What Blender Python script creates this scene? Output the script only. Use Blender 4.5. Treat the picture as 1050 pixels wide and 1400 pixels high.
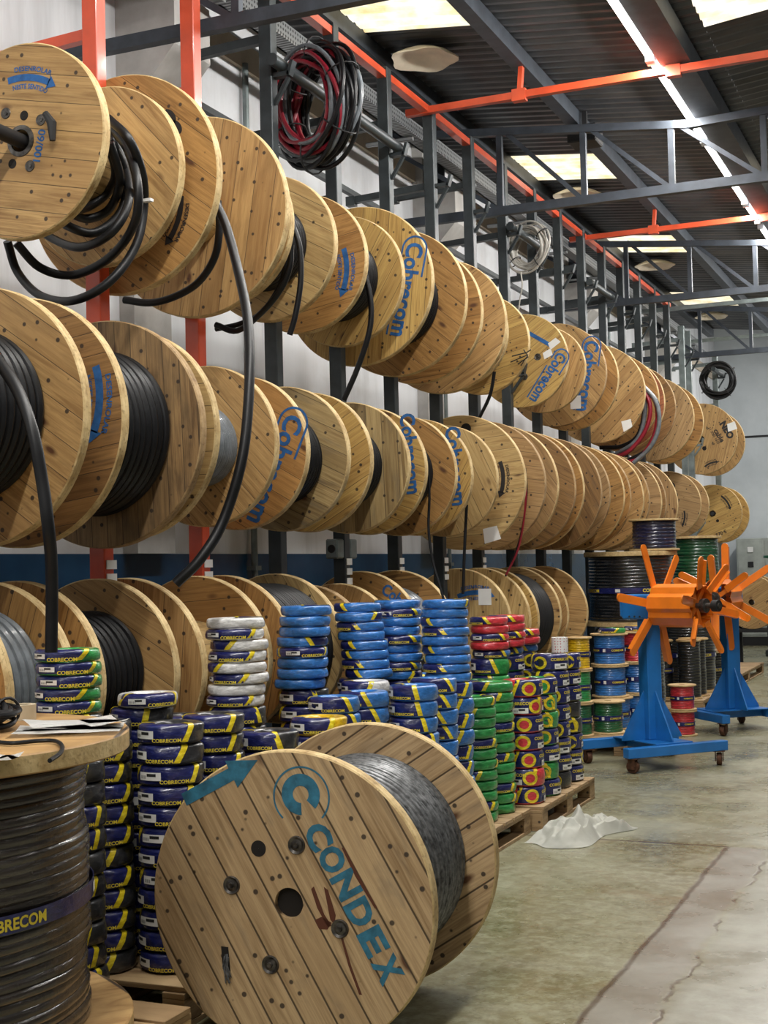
import bpy, bmesh, math, random
from mathutils import Vector, Matrix, noise as mnoise
random.seed(7)
S = bpy.context.scene
for o in list(bpy.data.objects): bpy.data.objects.remove(o)
C = S.collection
PI = math.pi
rad = math.radians
# ------------------------------------------------------------------ camera
F = 1900.0; H = 1.6
RX = Vector((0.91966919, -0.0368064, -0.3909653))     # world X in camera (right, down, forward)
RY = Vector((0.39201636, 0.02758634, 0.91954454))
RZ = Vector((-0.02305982, -0.99894158, 0.03979901))
cd = bpy.data.cameras.new('camera'); cam = bpy.data.objects.new('camera', cd); C.objects.link(cam)
cd.sensor_fit = 'VERTICAL'; cd.sensor_height = 24.0; cd.lens = F / 1400 * 24; cd.clip_end = 200; cd.clip_start = 0.05
m = Matrix(((RX[0], -RX[1], -RX[2]), (RY[0], -RY[1], -RY[2]), (RZ[0], -RZ[1], -RZ[2])))
cam.matrix_world = Matrix.Translation((0, 0, H)) @ m.to_4x4()
S.camera = cam
def ray(px, py):
    d = Vector(((px - 525) / F, (py - 700) / F, 1.0))
    return Vector((RX.dot(d), RY.dot(d), RZ.dot(d)))
def atX(px, py, X): r = ray(px, py); return Vector((0, 0, H)) + r * (X / r[0])
def atY(px, py, Y): r = ray(px, py); return Vector((0, 0, H)) + r * (Y / r[1])
def atZ(px, py, Z): r = ray(px, py); return Vector((0, 0, H)) + r * ((Z - H) / r[2])
# ------------------------------------------------------------------ view and world
S.view_settings.view_transform = 'Standard'; S.view_settings.look = 'None'
S.view_settings.gamma = 1; S.view_settings.use_curve_mapping = False
S.view_settings.exposure = 0.0
W = bpy.data.worlds.new('sky'); S.world = W; W.use_nodes = True
W.node_tree.nodes['Background'].inputs[0].default_value = (0.93, 0.96, 1.0, 1)
W.node_tree.nodes['Background'].inputs[1].default_value = 2.6
def area(name, loc, sx, sy, power, rot=(0, 0, 0), col=(1, .97, .92)):
    l = bpy.data.lights.new(name, 'AREA'); l.shape = 'RECTANGLE'; l.size = sx; l.size_y = sy; l.energy = power; l.color = col
    o = bpy.data.objects.new(name, l); o.location = loc; o.rotation_euler = rot; C.objects.link(o); return o
LAMPP = 72.0
for yy in (-4.6, -2.4, -.2, 2.0, 4.2, 6.4, 8.6, 10.8, 13.0, 15.4, 18, 21, 24):
    for sg in (-1, 1): area('lamp_light', (-1.92 + .03 * sg, yy, 4.99), .06, 1.9, LAMPP * (.75 if yy > 1 else .6), (0, rad(-36 * sg), 0))
for yy in (-4, 0, 4, 8, 12, 16, 20, 24):
    for sg in (-1, 1): area('lamp_light', (1.9 + .03 * sg, yy, 5.1), .06, 1.9, LAMPP * .26, (0, rad(-36 * sg), 0))
# ------------------------------------------------------------------ node helper
class N:
    def __init__(s, name):
        s.m = bpy.data.materials.new(name); s.m.use_nodes = True; s.t = s.m.node_tree; s.n = s.t.nodes; s.l = s.t.links
        s.b = s.n['Principled BSDF']; s.out = s.n['Material Output']
    def set(s, sock, v):
        if hasattr(v, 'is_linked'): s.l.new(v, sock)
        elif isinstance(v, (int, float)) and sock.type == 'RGBA': sock.default_value = (v, v, v, 1)
        elif v is not None: sock.default_value = v if not (isinstance(v, tuple) and len(v) == 3 and sock.type == 'RGBA') else (*v, 1)
    def node(s, t, **k):
        x = s.n.new(t)
        for a, b in k.items(): setattr(x, a, b)
        return x
    def math(s, op, a, b=None, c=None):
        x = s.node('ShaderNodeMath', operation=op); s.set(x.inputs[0], a); s.set(x.inputs[1], b)
        if c is not None: s.set(x.inputs[2], c)
        return x.outputs[0]
    def obj(s): return s.node('ShaderNodeTexCoord').outputs['Object']
    def rnd(s): return s.node('ShaderNodeObjectInfo').outputs['Random']
    def sep(s, v): x = s.node('ShaderNodeSeparateXYZ'); s.set(x.inputs[0], v); return x.outputs
    def comb(s, a, b, c):
        x = s.node('ShaderNodeCombineXYZ'); s.set(x.inputs[0], a); s.set(x.inputs[1], b); s.set(x.inputs[2], c); return x.outputs[0]
    def noise(s, v, scale, detail=3, rough=.55, dist=0):
        x = s.node('ShaderNodeTexNoise'); s.set(x.inputs['Vector'], v); x.inputs['Scale'].default_value = scale
        x.inputs['Detail'].default_value = detail; x.inputs['Roughness'].default_value = rough; x.inputs['Distortion'].default_value = dist
        return x.outputs['Fac']
    def voro(s, v, scale, rnd=1.0):
        x = s.node('ShaderNodeTexVoronoi'); s.set(x.inputs['Vector'], v); x.inputs['Scale'].default_value = scale; x.inputs['Randomness'].default_value = rnd
        return x.outputs['Distance']
    def white(s, w):
        x = s.node('ShaderNodeTexWhiteNoise', noise_dimensions='1D'); s.set(x.inputs['W'], w); return x.outputs['Value']
    def ramp(s, f, *st):
        x = s.node('ShaderNodeValToRGB'); e = x.color_ramp.elements
        while len(e) < len(st): e.new(.5)
        for i, (p, c) in enumerate(st):
            e[i].position = p; e[i].color = (*c, 1) if isinstance(c, tuple) else (c, c, c, 1)
        s.set(x.inputs[0], f); return x.outputs[0]
    def step(s, f, a, b): 
        x = s.node('ShaderNodeMapRange'); s.set(x.inputs[0], f); x.inputs[1].default_value = a; x.inputs[2].default_value = b; return x.outputs[0]
    def mix(s, f, a, b, mode='MIX'):
        x = s.node('ShaderNodeMix', data_type='RGBA', blend_type=mode); s.set(x.inputs[0], f); s.set(x.inputs[6], a); s.set(x.inputs[7], b); return x.outputs[2]
    def bump(s, h, st=.3, d=.01):
        x = s.node('ShaderNodeBump'); x.inputs['Strength'].default_value = st; x.inputs['Distance'].default_value = d; s.set(x.inputs['Height'], h)
        s.l.new(x.outputs[0], s.b.inputs['Normal'])
    def fin(s, col=None, rough=.5, metal=0.0, coat=0.0, coat_r=.1):
        s.set(s.b.inputs['Base Color'], col); s.set(s.b.inputs['Roughness'], rough); s.set(s.b.inputs['Metallic'], metal)
        s.set(s.b.inputs['Coat Weight'], coat); s.set(s.b.inputs['Coat Roughness'], coat_r)
        return s.m
def plain(name, col, rough=.5, metal=0.0, coat=0.0, var=.12, sc=6):
    n = N(name); f = n.noise(n.obj(), sc, 4)
    d = tuple(c * (1 - var * 1.6) for c in col); l = tuple(min(1, c * (1 + var)) for c in col)
    return n.fin(n.ramp(f, (.3, d), (.7, l)), rough, metal, coat)
def wood(name, light, dark, w=.1, stain=0.0, staincol=(.07, .065, .055), nails=True, rough=.62, gap=.012):
    n = N(name); x, y, z = n.sep(n.obj()); r = n.rnd(); ro = n.math('MULTIPLY', r, 37.0)
    zw = n.math('ADD', n.math('DIVIDE', z, w), ro)
    idx = n.math('FLOOR', zw); fr = n.math('FRACT', zw)
    tint = n.white(idx)
    edge = n.math('MINIMUM', fr, n.math('SUBTRACT', 1.0, fr))
    off = n.math('MULTIPLY', tint, 9.0)
    gv = n.comb(n.math('ADD', n.math('MULTIPLY', x, 1.6), off), n.math('MULTIPLY', y, 6.0), n.math('MULTIPLY', z, 26.0))
    g = n.noise(gv, 1.7, 5, .62, .7)
    g2 = n.noise(n.comb(n.math('ADD', n.math('MULTIPLY', x, 5), off), y, n.math('MULTIPLY', z, 160.0)), 1.0, 2)
    col = n.ramp(g, (.36, tuple(q * .85 for q in dark)), (.47, tuple(a * .55 + b * .45 for a, b in zip(light, dark))), (.58, light))
    col = n.mix(n.math('MULTIPLY', n.step(g2, .42, .68), .55), col, tuple(q * .8 for q in dark))
    # plank to plank tone
    col = n.mix(n.math('MULTIPLY', n.math('POWER', tint, 1.5), .65), col, tuple(c * .55 for c in dark) if stain > .5 else dark)
    col = n.mix(n.math('MULTIPLY', n.white(n.math('ADD', idx, 71.3)), .28), col, tuple(min(1, c * 1.25) for c in light))
    # weather stains
    sv = n.comb(n.math('ADD', n.math('MULTIPLY', x, 1.8), ro), y, n.math('ADD', n.math('MULTIPLY', z, 7.0), off))
    st = n.noise(sv, 1.6, 4, .6, .4)
    if stain: col = n.mix(n.math('MULTIPLY', n.step(st, .72 - .32 * stain, .8), min(1, .35 + stain * .6)), col, staincol)
    else: col = n.mix(n.math('MULTIPLY', n.step(st, .5, .78), .55), col, tuple(c * .5 for c in dark))
    # knots
    kv = n.comb(n.math('ADD', n.math('MULTIPLY', x, 2.6), ro), n.math('MULTIPLY', idx, 1.7), n.math('MULTIPLY', z, 6.0))
    k = n.voro(kv, 1.25)
    col = n.mix(n.step(k, .15, .06), col, (.10, .04, .015))
    if nails:
        nv = n.comb(x, 0.0, z); nd = n.voro(nv, 19.0, .8)
        col = n.mix(n.math('MULTIPLY', n.step(nd, .20, .14), .92), col, (.03, .02, .015))
    line = n.step(edge, gap * .1 / w * 1.6, gap * .1 / w * .6)
    col = n.mix(n.math('MULTIPLY', line, .9), col, (.035, .02, .01))
    n.bump(n.math('SUBTRACT', n.math('MULTIPLY', g, .25), line), .35, .006)
    return n.fin(col, rough)
W_ = {
 'tan':   wood('wood_tan', (.55, .35, .14), (.31, .165, .055), .11),
 'amber': wood('wood_amber', (.50, .275, .085), (.27, .13, .035), .12),
 'pale':  wood('wood_pale', (.60, .43, .185), (.36, .215, .075), .1),
 'gold':  wood('wood_gold', (.60, .40, .125), (.35, .19, .05), .09, .2),
 'grey':  wood('wood_weathered', (.52, .38, .17), (.29, .18, .065), .1, .65, (.10, .095, .085)),
 'dark':  wood('wood_dark', (.36, .20, .07), (.17, .085, .028), .09, .5),
 'black': wood('wood_blackened', (.42, .26, .11), (.20, .11, .045), .08, .95, (.03, .026, .02)),
 'rose':  wood('wood_rosy', (.47, .30, .135), (.27, .155, .06), .1, .25),
 'red':   wood('wood_reddish', (.40, .14, .06), (.24, .07, .03), .1),
 'condex': wood('wood_pine', (.56, .395, .215), (.33, .205, .095), .105, .5, (.13, .11, .085), True, .6, .03),
 'pallet': wood('wood_pallet', (.42, .29, .15), (.22, .13, .06), .6, .2),
 'fresh': wood('wood_fresh', (.72, .52, .27), (.50, .32, .14), .6, 0, nails=False),
}
def rim_mat(name, l, d):
    n = N(name); v = n.obj(); f = n.noise(v, 14, 4); f2 = n.noise(v, 70, 2)
    c = n.ramp(f, (.3, d), (.62, l)); c = n.mix(n.math('MULTIPLY', n.step(f2, .55, .7), .5), c, tuple(x * .5 for x in d)); n.bump(f2, .3, .004)
    return n.fin(c, .7)
RIM = rim_mat('sawn_rim', (.66, .50, .25), (.40, .26, .10)); RIMD = rim_mat('sawn_rim_dark', (.46, .31, .15), (.25, .15, .06))
def steel(name, col, rough=.4): return plain(name, col, rough, .3, 0, .2, 9)
M_post = steel('grey_steel', (.045, .055, .06), .42); M_post_l = steel('pale_grey_steel', (.22, .26, .26), .4)
M_redsteel = plain('red_paint', (.62, .075, .025), .38, 0, .3, .15, 5)
M_roofsteel = steel('roof_steel', (.045, .055, .07), .5)
M_black = plain('black_rubber', (.007, .0075, .009), .42, 0, .0, .2, 20); M_black.node_tree.nodes['Principled BSDF'].inputs['Specular IOR Level'].default_value = .35
M_blackm = plain('black_matt', (.01, .01, .011), .6)
M_grey = plain('grey_rubber', (.16, .18, .20), .38, 0, .2, .2, 20)
M_redc = plain('red_cable', (.26, .01, .025), .4, 0, .3)
M_silver = plain('galvanised_wire', (.17, .175, .18), .42, .6, 0, .45, 40)
M_bluep = plain('blue_stencil_paint', (.018, .12, .36), .6, 0, 0, .25, 25)
M_tealp = plain('teal_stencil_paint', (.03, .165, .26), .7, 0, 0, .3, 25)
M_blackp = plain('black_stencil_paint', (.02, .018, .018), .7)
M_white = plain('white_paper', (.80, .80, .78), .6, 0, 0, .05)
M_bolt = plain('steel_bolt', (.13, .12, .11), .38, .8, 0, .4, 40)
M_hole = plain('bore_shade', (.012, .009, .007), .9)  # near-black patches standing in for the shade inside holes
M_stand = plain('blue_enamel', (.015, .17, .52), .35, 0, .4, .12, 5)
M_orange = plain('orange_enamel', (.80, .20, .012), .36, 0, .4, .1, 6)
M_rust = plain('rusty_steel', (.10, .045, .025), .7, .4, 0, .4, 30)
# ------------------------------------------------------------------ mesh helpers
def link(name, bm, mats, parent=None, smooth=True, loc=None):
    me = bm if isinstance(bm, bpy.types.Mesh) else None
    if me is None:
        me = bpy.data.meshes.new(name); bm.normal_update(); bm.to_mesh(me); bm.free()
        for q in (mats if isinstance(mats, (list, tuple)) else [mats]): me.materials.append(q)
        if smooth:
            me.polygons.foreach_set('use_smooth', [True] * len(me.polygons))
            try: me.set_sharp_from_angle(angle=rad(38))
            except Exception: pass
    o = bpy.data.objects.new(name, me); C.objects.link(o)
    if parent: o.parent = parent
    if loc is not None: o.location = loc
    return o
def tag(o, label, cat=None, group=None):
    o['label'] = label
    if cat: o['category'] = cat
    if group: o['group'] = group
    return o
def thing(name, label, cat, loc=(0, 0, 0), rz=0, group=None):
    o = bpy.data.objects.new(name, None); o.empty_display_size = .1; C.objects.link(o); o.location = loc; o.rotation_euler = (0, 0, rz)
    return tag(o, label, cat, group)
def struct(name, bm, mats, smooth=False):
    o = link(name, bm, mats, None, smooth); o['kind'] = 'structure'; return o
def box(bm, x0, x1, y0, y1, z0, z1, mat=0, bev=0, M=None):
    v = [bm.verts.new(p) for p in ((x0, y0, z0), (x1, y0, z0), (x1, y1, z0), (x0, y1, z0), (x0, y0, z1), (x1, y0, z1), (x1, y1, z1), (x0, y1, z1))]
    fs = [bm.faces.new([v[i] for i in q]) for q in ((3, 2, 1, 0), (4, 5, 6, 7), (0, 1, 5, 4), (1, 2, 6, 5), (2, 3, 7, 6), (3, 0, 4, 7))]
    for f in fs: f.material_index = mat
    if bev:
        es = {e for f in fs for e in f.edges}
        r = bmesh.ops.bevel(bm, geom=list(es), offset=bev, segments=1, affect='EDGES'); 
        v = list({q for f in r['faces'] for q in f.verts} | {q for q in v if q.is_valid})
        for f in r['faces']: f.material_index = mat
    if M is not None: bmesh.ops.transform(bm, matrix=M, verts=[q for q in v if q.is_valid])
def bar(bm, a, b, w, h, mat=0, up=Vector((0, 0, 1)), bev=0):
    a = Vector(a); b = Vector(b); d = b - a; L = d.length; d.normalize()
    u = Vector(up)
    if abs(d.dot(u)) > .98: u = Vector((1, 0, 0))
    s = d.cross(u).normalized(); u = s.cross(d)
    M = Matrix((s, d, u)).transposed().to_4x4(); M.translation = a
    box(bm, -w / 2, w / 2, 0, L, -h / 2, h / 2, mat, bev, M)
def tube(bm, pts, r, seg=10, mat=0, closed=False, cap=True):
    P = [Vector(p) for p in pts]; n = len(P); rings = []; u = None
    for i in range(n):
        if closed: t = (P[(i + 1) % n] - P[i - 1])
        else: t = P[min(i + 1, n - 1)] - P[max(i - 1, 0)]
        t.normalize()
        if u is None:
            u = Vector((0, 0, 1)) if abs(t.z) < .9 else Vector((1, 0, 0))
        u = (u - t * u.dot(t)).normalized(); w = t.cross(u)
        rr = r[i] if isinstance(r, (list, tuple)) else r
        rings.append([bm.verts.new(P[i] + (u * math.cos(2 * PI * k / seg) + w * math.sin(2 * PI * k / seg)) * rr) for k in range(seg)])
    for i in range(n if closed else n - 1):
        A = rings[i]; B = rings[(i + 1) % n]
        for k in range(seg):
            f = bm.faces.new((A[k], A[(k + 1) % seg], B[(k + 1) % seg], B[k])); f.material_index = mat
    if cap and not closed:
        for q in (rings[0][::-1], rings[-1]): bm.faces.new(q).material_index = mat
def smoothpath(pts, k=6):
    P = [Vector(p) for p in pts]; P = [2 * P[0] - P[1]] + P + [2 * P[-1] - P[-2]]; out = []
    for i in range(1, len(P) - 2):
        a, b, c, d = P[i - 1:i + 3]
        for j in range(k):
            t = j / k; out.append(.5 * ((2 * b) + (c - a) * t + (2 * a - 5 * b + 4 * c - d) * t * t + (3 * b - a - 3 * c + d) * t ** 3))
    out.append(P[-2]); return out
def lathe(bm, prof, seg=64, axis='Z', mats=None, closed=True, a0=0, a1=2 * PI, jit=None):
    full = abs(a1 - a0 - 2 * PI) < 1e-6; ns = seg if full else seg + 1; rings = []
    for k in range(ns):
        a = a0 + (a1 - a0) * k / seg; ca, sa = math.cos(a), math.sin(a); ring = []
        for i, (r, h) in enumerate(prof):
            if jit: r = r + jit(a, h, i)
            ring.append(bm.verts.new((r * ca, r * sa, h) if axis == 'Z' else (r * ca, h, r * sa)))
        rings.append(ring)
    n = len(prof)
    for k in range(seg):
        A = rings[k]; B = rings[(k + 1) % ns]
        for i in range(n if closed else n - 1):
            j = (i + 1) % n
            q = (A[i], B[i], B[j], A[j]) if axis == 'Z' else (A[j], B[j], B[i], A[i])
            f = bm.faces.new(q); f.material_index = mats[i] if mats else 0
    if closed and not full:
        bm.faces.new(rings[0][::-1] if axis == 'Z' else rings[0]); bm.faces.new(rings[-1] if axis == 'Z' else rings[-1][::-1])
    return rings
# ---- lettering
_tc = {}
def text_tris(s, bold=.0, sp=1.0):
    key = (s, bold, sp)
    if key in _tc: return _tc[key]
    cu = bpy.data.curves.new('t', 'FONT'); cu.body = s; cu.offset = bold; cu.space_character = sp; cu.resolution_u = 3; cu.align_x = 'CENTER'; cu.align_y = 'CENTER'
    o = bpy.data.objects.new('t', cu); C.objects.link(o); bpy.context.view_layer.update()
    me = bpy.data.meshes.new_from_object(o.evaluated_get(bpy.context.evaluated_depsgraph_get()))
    b = bmesh.new(); b.from_mesh(me); bmesh.ops.triangulate(b, faces=b.faces)
    vs = [(v.co.x, v.co.y) for v in b.verts]; b.verts.index_update(); fs = [[v.index for v in f.verts] for f in b.faces]; b.free()
    xs = [v[0] for v in vs]; ys = [v[1] for v in vs]; cx = (min(xs) + max(xs)) / 2; cy = (min(ys) + max(ys)) / 2
    vs = [(x - cx, y - cy) for x, y in vs]; out = (vs, fs, max(xs) - min(xs), max(ys) - min(ys))
    bpy.data.objects.remove(o); bpy.data.meshes.remove(me); bpy.data.curves.remove(cu)
    _tc[key] = out; return out
def put2d(bm, vs, fs, fn, mat=0):
    V = [bm.verts.new(fn(x, y)) for x, y in vs]
    for f in fs:
        try: bm.faces.new([V[i] for i in f]).material_index = mat
        except ValueError: pass
def text2d(s, length=None, height=None, bold=.0, sp=1.0, sy=1.0):
    vs, fs, w, h = text_tris(s, bold, sp); k = length / w if length else height / h
    return [(x * k, y * k * sy) for x, y in vs], fs
def poly2d(pts): return pts, [list(range(len(pts)))]
def ring2d(r0, r1, a0=0, a1=2 * PI, n=40):
    vs = []; fs = []
    for i in range(n + 1):
        a = a0 + (a1 - a0) * i / n; vs += [(r0 * math.cos(a), r0 * math.sin(a)), (r1 * math.cos(a), r1 * math.sin(a))]
        if i: fs.append([2 * i - 2, 2 * i - 1, 2 * i + 1, 2 * i])
    return vs, fs
def xf(vf, dx=0, dy=0, ang=0):
    c, s = math.cos(ang), math.sin(ang); return [(x * c - y * s + dx, x * s + y * c + dy) for x, y in vf[0]], vf[1]
def bendarc(vf, R):   # bend a horizontal strip upward around a circle of radius R (centre below)
    out = []
    for x, y in vf[0]:
        a = x / R; out.append(((R + y) * math.sin(a), (R + y) * math.cos(a) - R))
    return out, vf[1]
def stencil_arrow(k=1.0):
    P = []; n = 10; L = .12 * k
    band = []; fs = []
    for i in range(n + 1):
        x = -L + (2 * L - .03 * k) * i / n; band += [(x, -.014 * k), (x, .014 * k)]
        if i: fs.append([2 * i - 2, 2 * i, 2 * i + 1, 2 * i - 1])
    i0 = len(band); band += [(L - .035 * k, -.028 * k), (L + .008 * k, 0), (L - .035 * k, .028 * k)]; fs.append([i0, i0 + 1, i0 + 2])
    out = [bendarc((band, fs), .3 * k)]
    t = text2d('DESENROLAR', length=.17 * k, bold=.025); out.append(bendarc(xf(t, 0, .036 * k), .3 * k))
    t = text2d('NESTE SENTIDO', length=.20 * k, bold=.025); out.append(bendarc(xf(t, 0, -.036 * k), .3 * k))
    return out
# ------------------------------------------------------------------ reels
_fl = {}
def flange_mesh(R, t, wk, rimd=False, hole=.045):
    key = (round(R, 3), t, wk, rimd, hole)
    if key not in _fl:
        bm = bmesh.new(); e = .005
        prof = [(hole, 0), (R - e, 0), (R, e), (R, t * .48), (R - .002, t * .5), (R, t * .52), (R, t - e), (R - e, t), (hole, t)]
        lathe(bm, prof, 96, 'Y', [0, 1, 1, 1, 1, 1, 1, 0, 0])
        me = bpy.data.meshes.new('flange'); bm.normal_update(); bm.to_mesh(me); bm.free()
        me.materials.append(W_[wk]); me.materials.append(RIMD if rimd else RIM)
        me.polygons.foreach_set('use_smooth', [True] * len(me.polygons)); me.set_sharp_from_angle(angle=rad(35)); _fl[key] = me
    return _fl[key]
def winding(y0, y1, r, d, seg=72, seed=1, core=.1, jz=.12):
    rn = random.Random(seed); bm = bmesh.new(); n = max(2, int((y1 - y0) / d)); dd = (y1 - y0) / n
    prof = [(core, y0 + .001)]
    for i in range(n):
        rr = r + rn.uniform(-1, .3) * d * jz
        for k in range(5):
            a = PI * k / 4; prof.append((rr - d / 2 + d / 2 * math.sin(a) * 1.0, y0 + dd * (i + .5) - dd / 2 * math.cos(a) * .98))
    prof.append((core, y1 - .001))
    ph = rn.uniform(0, 6)
    lathe(bm, prof, seg, 'Y', None, True, jit=lambda a, h, i: .004 * math.sin(a * 2 + h * 9 + ph) if i not in (0, len(prof) - 1) else 0)
    return bm
AX = -3.5
def face_child(parent, name, geos, mat, ang, y=-.0015, R0=(0, 0)):
    """lettering on the near face of a flange; the flange is turned by ang so the lettering is turned back"""
    bm = bmesh.new()
    for vf in geos: put2d(bm, vf[0], vf[1], lambda x, z: (x, y, z))
    for f in bm.faces:
        f.normal_update()
        if f.normal.y > 0: f.normal_flip()
    o = link(name, bm, mat, parent, False); o.rotation_euler = (0, ang, 0); return o
def reel(label, Yf, Yb, R, zc, wf, wb=None, X=AX, Rf=None, Rb=None, rot=None, cable=None, cr=.3, cdm=.03, tf=.05, rimf=False, rimb=False, group=None, rz=0, axle=True):
    wb = wb or wf; Rf = Rf or R; Rb = Rb or R
    root = thing('cable_reel', label, 'cable reel', (X, Yf, zc - max(Rf, Rb)), rz, group); h = max(Rf, Rb)
    rn = random.Random(int(Yf * 100 + zc * 1000)); a1 = rad(rot if rot is not None else rn.uniform(-90, 90)); a2 = rad(rn.uniform(-90, 90))
    L = Yb - Yf
    f1 = link('flange', flange_mesh(Rf, tf, wf, rimf), None, root, loc=(0, 0, h)); f1.rotation_euler = (0, -a1, 0)
    f2 = link('flange', flange_mesh(Rb, .05, wb, rimb), None, root, loc=(0, L, h)); f2.rotation_euler = (0, -a2, 0)
    bm = bmesh.new(); dr = min(.19, cr * .7)
    lathe(bm, [(.05, tf), (dr, tf), (dr, L), (.05, L)], 40, 'Y'); link('barrel', bm, W_['pale'], root, loc=(0, 0, h))
    if cable:
        link('cable_winding', winding(tf + .001, L - .001, cr, cdm, 72, int(Yf * 10), dr - .01), cable, root, loc=(0, 0, h))
    if axle:
        bm = bmesh.new(); tube(bm, [(0, -.03 if not axle == 'long' else -.55, 0), (0, L + .08, 0)], .03, 14); link('axle', bm, M_blackm, root, loc=(0, 0, h))
    root['a1'] = a1
    return root, f1, a1
def fp(fl_root, px, py, Y, zc, X=AX):
    p = atY(px, py, Y); return p.x - X, p.z - zc
def line_text(f, a1, s, Y, zc, p0, p1, mat, bold=.03, pad=1.14, sy=1.0, X=AX, logo=False):
    x0, z0 = fp(None, *p0, Y, zc, X); x1, z1 = fp(None, *p1, Y, zc, X); L = math.hypot(x1 - x0, z1 - z0) * pad; ang = math.atan2(z1 - z0, x1 - x0)
    cx, cz = (x0 + x1) / 2, (z0 + z1) / 2
    g = [xf(text2d(s, length=L, bold=bold, sy=sy), cx, cz, ang)]
    if logo:
        hh = L / 5.2 * .5 + .018; e0 = -L / 2 + L / len(s) * .55
        cap = []; rr = hh
        vs, fs = ring2d(rr, rr + .012, PI / 2, PI * 1.5, 24); g.append(xf(([(x + e0, y) for x, y in vs], fs), cx, cz, ang))
        for sgn in (1, -1):
            y0 = sgn * rr; y1 = sgn * (rr + .012); xe = e0 + L * (.28 if sgn > 0 else .10)
            g.append(xf(poly2d([(e0, y0), (xe, y0), (xe, y1), (e0, y1)]), cx, cz, ang))
        g.append(xf(poly2d([(e0 + L * .25, -rr - .012), (L / 2, -rr - .012), (L / 2, -rr), (e0 + L * .25, -rr)]), cx, cz, ang))
    return face_child(f, 'lettering', g, mat, a1)
def arrow_mark(f, a1, Y, zc, p, ang, mat, k=1.0, X=AX):
    x, z = fp(None, *p, Y, zc, X); return face_child(f, 'arrow_stencil', [xf(g, x, z, rad(ang)) for g in stencil_arrow(k)], mat, a1)
def bolts(f, a1, pts, r=.022, mat=None, name='bolt', cup=True):
    for x, z in pts:
        bm = bmesh.new()
        if cup: lathe(bm, [(.0005, -.004), (r * .35, -.005), (r * .4, -.001), (r * .75, -.0012), (r, -.004), (r * 1.08, -.0005), (r, .002), (.0005, .002)], 24, 'Y', closed=False)
        else: lathe(bm, [(.0005, -.001), (r, -.001), (r, .001), (.0005, .001)], 24, 'Y', closed=False)
        bmesh.ops.translate(bm, verts=bm.verts, vec=(x, 0, z)); o = link(name, bm, mat or M_bolt, f); o.rotation_euler = (0, a1, 0)
def tail(root, pts, r, mat, name='cable_tail', seg=10):
    """cable hanging off a reel; points in world space"""
    bm = bmesh.new(); tube(bm, [p - Vector(root.location) for p in smoothpath(pts, 6)], r, seg); return link(name, bm, mat, root)
def pxs(Y, *pp):
    if not isinstance(Y, (list, tuple)): Y = [Y] * len(pp)
    return [atY(x, y, yy) for (x, y), yy in zip(pp, Y)]
# ================================================================== setting
WX, BY = -4.5, 27.0
# floor
n = N('concrete_floor'); v = n.obj(); x, y, z = n.sep(v)
f1 = n.noise(v, .9, 6, .62, .3); f2 = n.noise(v, 5.5, 6, .7, .2); f3 = n.noise(v, 45, 3, .6)
f4 = n.noise(v, 16, 5, .7)
base = n.ramp(f1, (.32, (.13, .11, .05)), (.46, (.21, .195, .11)), (.6, (.275, .27, .18)), (.75, (.18, .145, .07)))
base = n.mix(n.math('MULTIPLY', n.step(f2, .38, .66), .55), base, (.12, .10, .055))
base = n.mix(n.math('MULTIPLY', n.step(f4, .44, .62), .6), base, (.33, .33, .23))
base = n.mix(n.math('MULTIPLY', n.step(f3, .5, .68), .5), base, (.11, .095, .05))
base = n.mix(n.math('MULTIPLY', n.step(n.noise(v, 1.7, 5, .7, .6), .56, .74), .45), base, (.20, .11, .045))
wob = n.math('MULTIPLY', n.math('SUBTRACT', n.noise(v, 2.6, 4, .65), .5), .16)
xe = n.math('ADD', x, wob)
right = n.step(xe, -1.13, -1.06)                                  # paler slab on the right
pale = n.mix(n.step(f2, .35, .7), (.29, .285, .24), (.17, .16, .12))
base = n.mix(n.math('MULTIPLY', right, .8), base, pale)
inch = n.math('MULTIPLY', n.step(n.math('ADD', x, n.math('MULTIPLY', wob, .35)), -1.335, -1.325), n.step(xe, -1.09, -1.13))
inch = n.math('MULTIPLY', inch, n.step(y, 7.95, 7.9))
base = n.mix(n.math('MULTIPLY', inch, .85), base, n.mix(f2, (.19, .175, .15), (.27, .25, .215)))
def crack(coord, c, w, wv, k): return n.math('MULTIPLY', n.step(n.math('ABSOLUTE', n.math('SUBTRACT', n.math('ADD', coord, n.math('MULTIPLY', wob, k)), c)), w, w * .3), wv)
cr = crack(x, -1.335, .018, n.step(y, 7.95, 7.9), .35)
cr = n.math('MAXIMUM', cr, n.math('MULTIPLY', crack(x, -1.10, .012, n.step(y, 7.8, 7.6), 1.0), n.step(n.noise(v, 6, 3), .45, .6)))
cr = n.math('MAXIMUM', cr, crack(y, 7.93, .022, n.step(x, -1.3, -1.36), .25))
cr = n.math('MAXIMUM', cr, n.math('MULTIPLY', crack(y, 7.55, .006, n.step(x, -1.5, -1.6), .5), .5))
cr = n.math('MAXIMUM', cr, n.math('MULTIPLY', crack(x, .35, .01, 1.0, 1.3), .6))
base = n.mix(n.math('MULTIPLY', cr, .85), base, (.07, .045, .03))
band = n.math('MULTIPLY', n.step(n.math('ADD', y, wob), 7.95, 8.05), n.step(n.math('ADD', y, wob), 8.65, 8.5))
base = n.mix(n.math('MULTIPLY', band, .4), base, (.30, .31, .25))
ro = n.ramp(n.noise(v, 1.6, 5, .65), (.35, .18), (.62, .42))
n.bump(n.math('ADD', n.math('MULTIPLY', f2, .25), n.math('SUBTRACT', n.math('MULTIPLY', f3, .12), n.math('MULTIPLY', cr, .25))), .22, .01)
M_floor = n.fin(base, ro)
bm = bmesh.new(); box(bm, WX - .2, 8.2, -7, BY + .2, -.2, 0); struct('floor', bm, M_floor)
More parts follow.
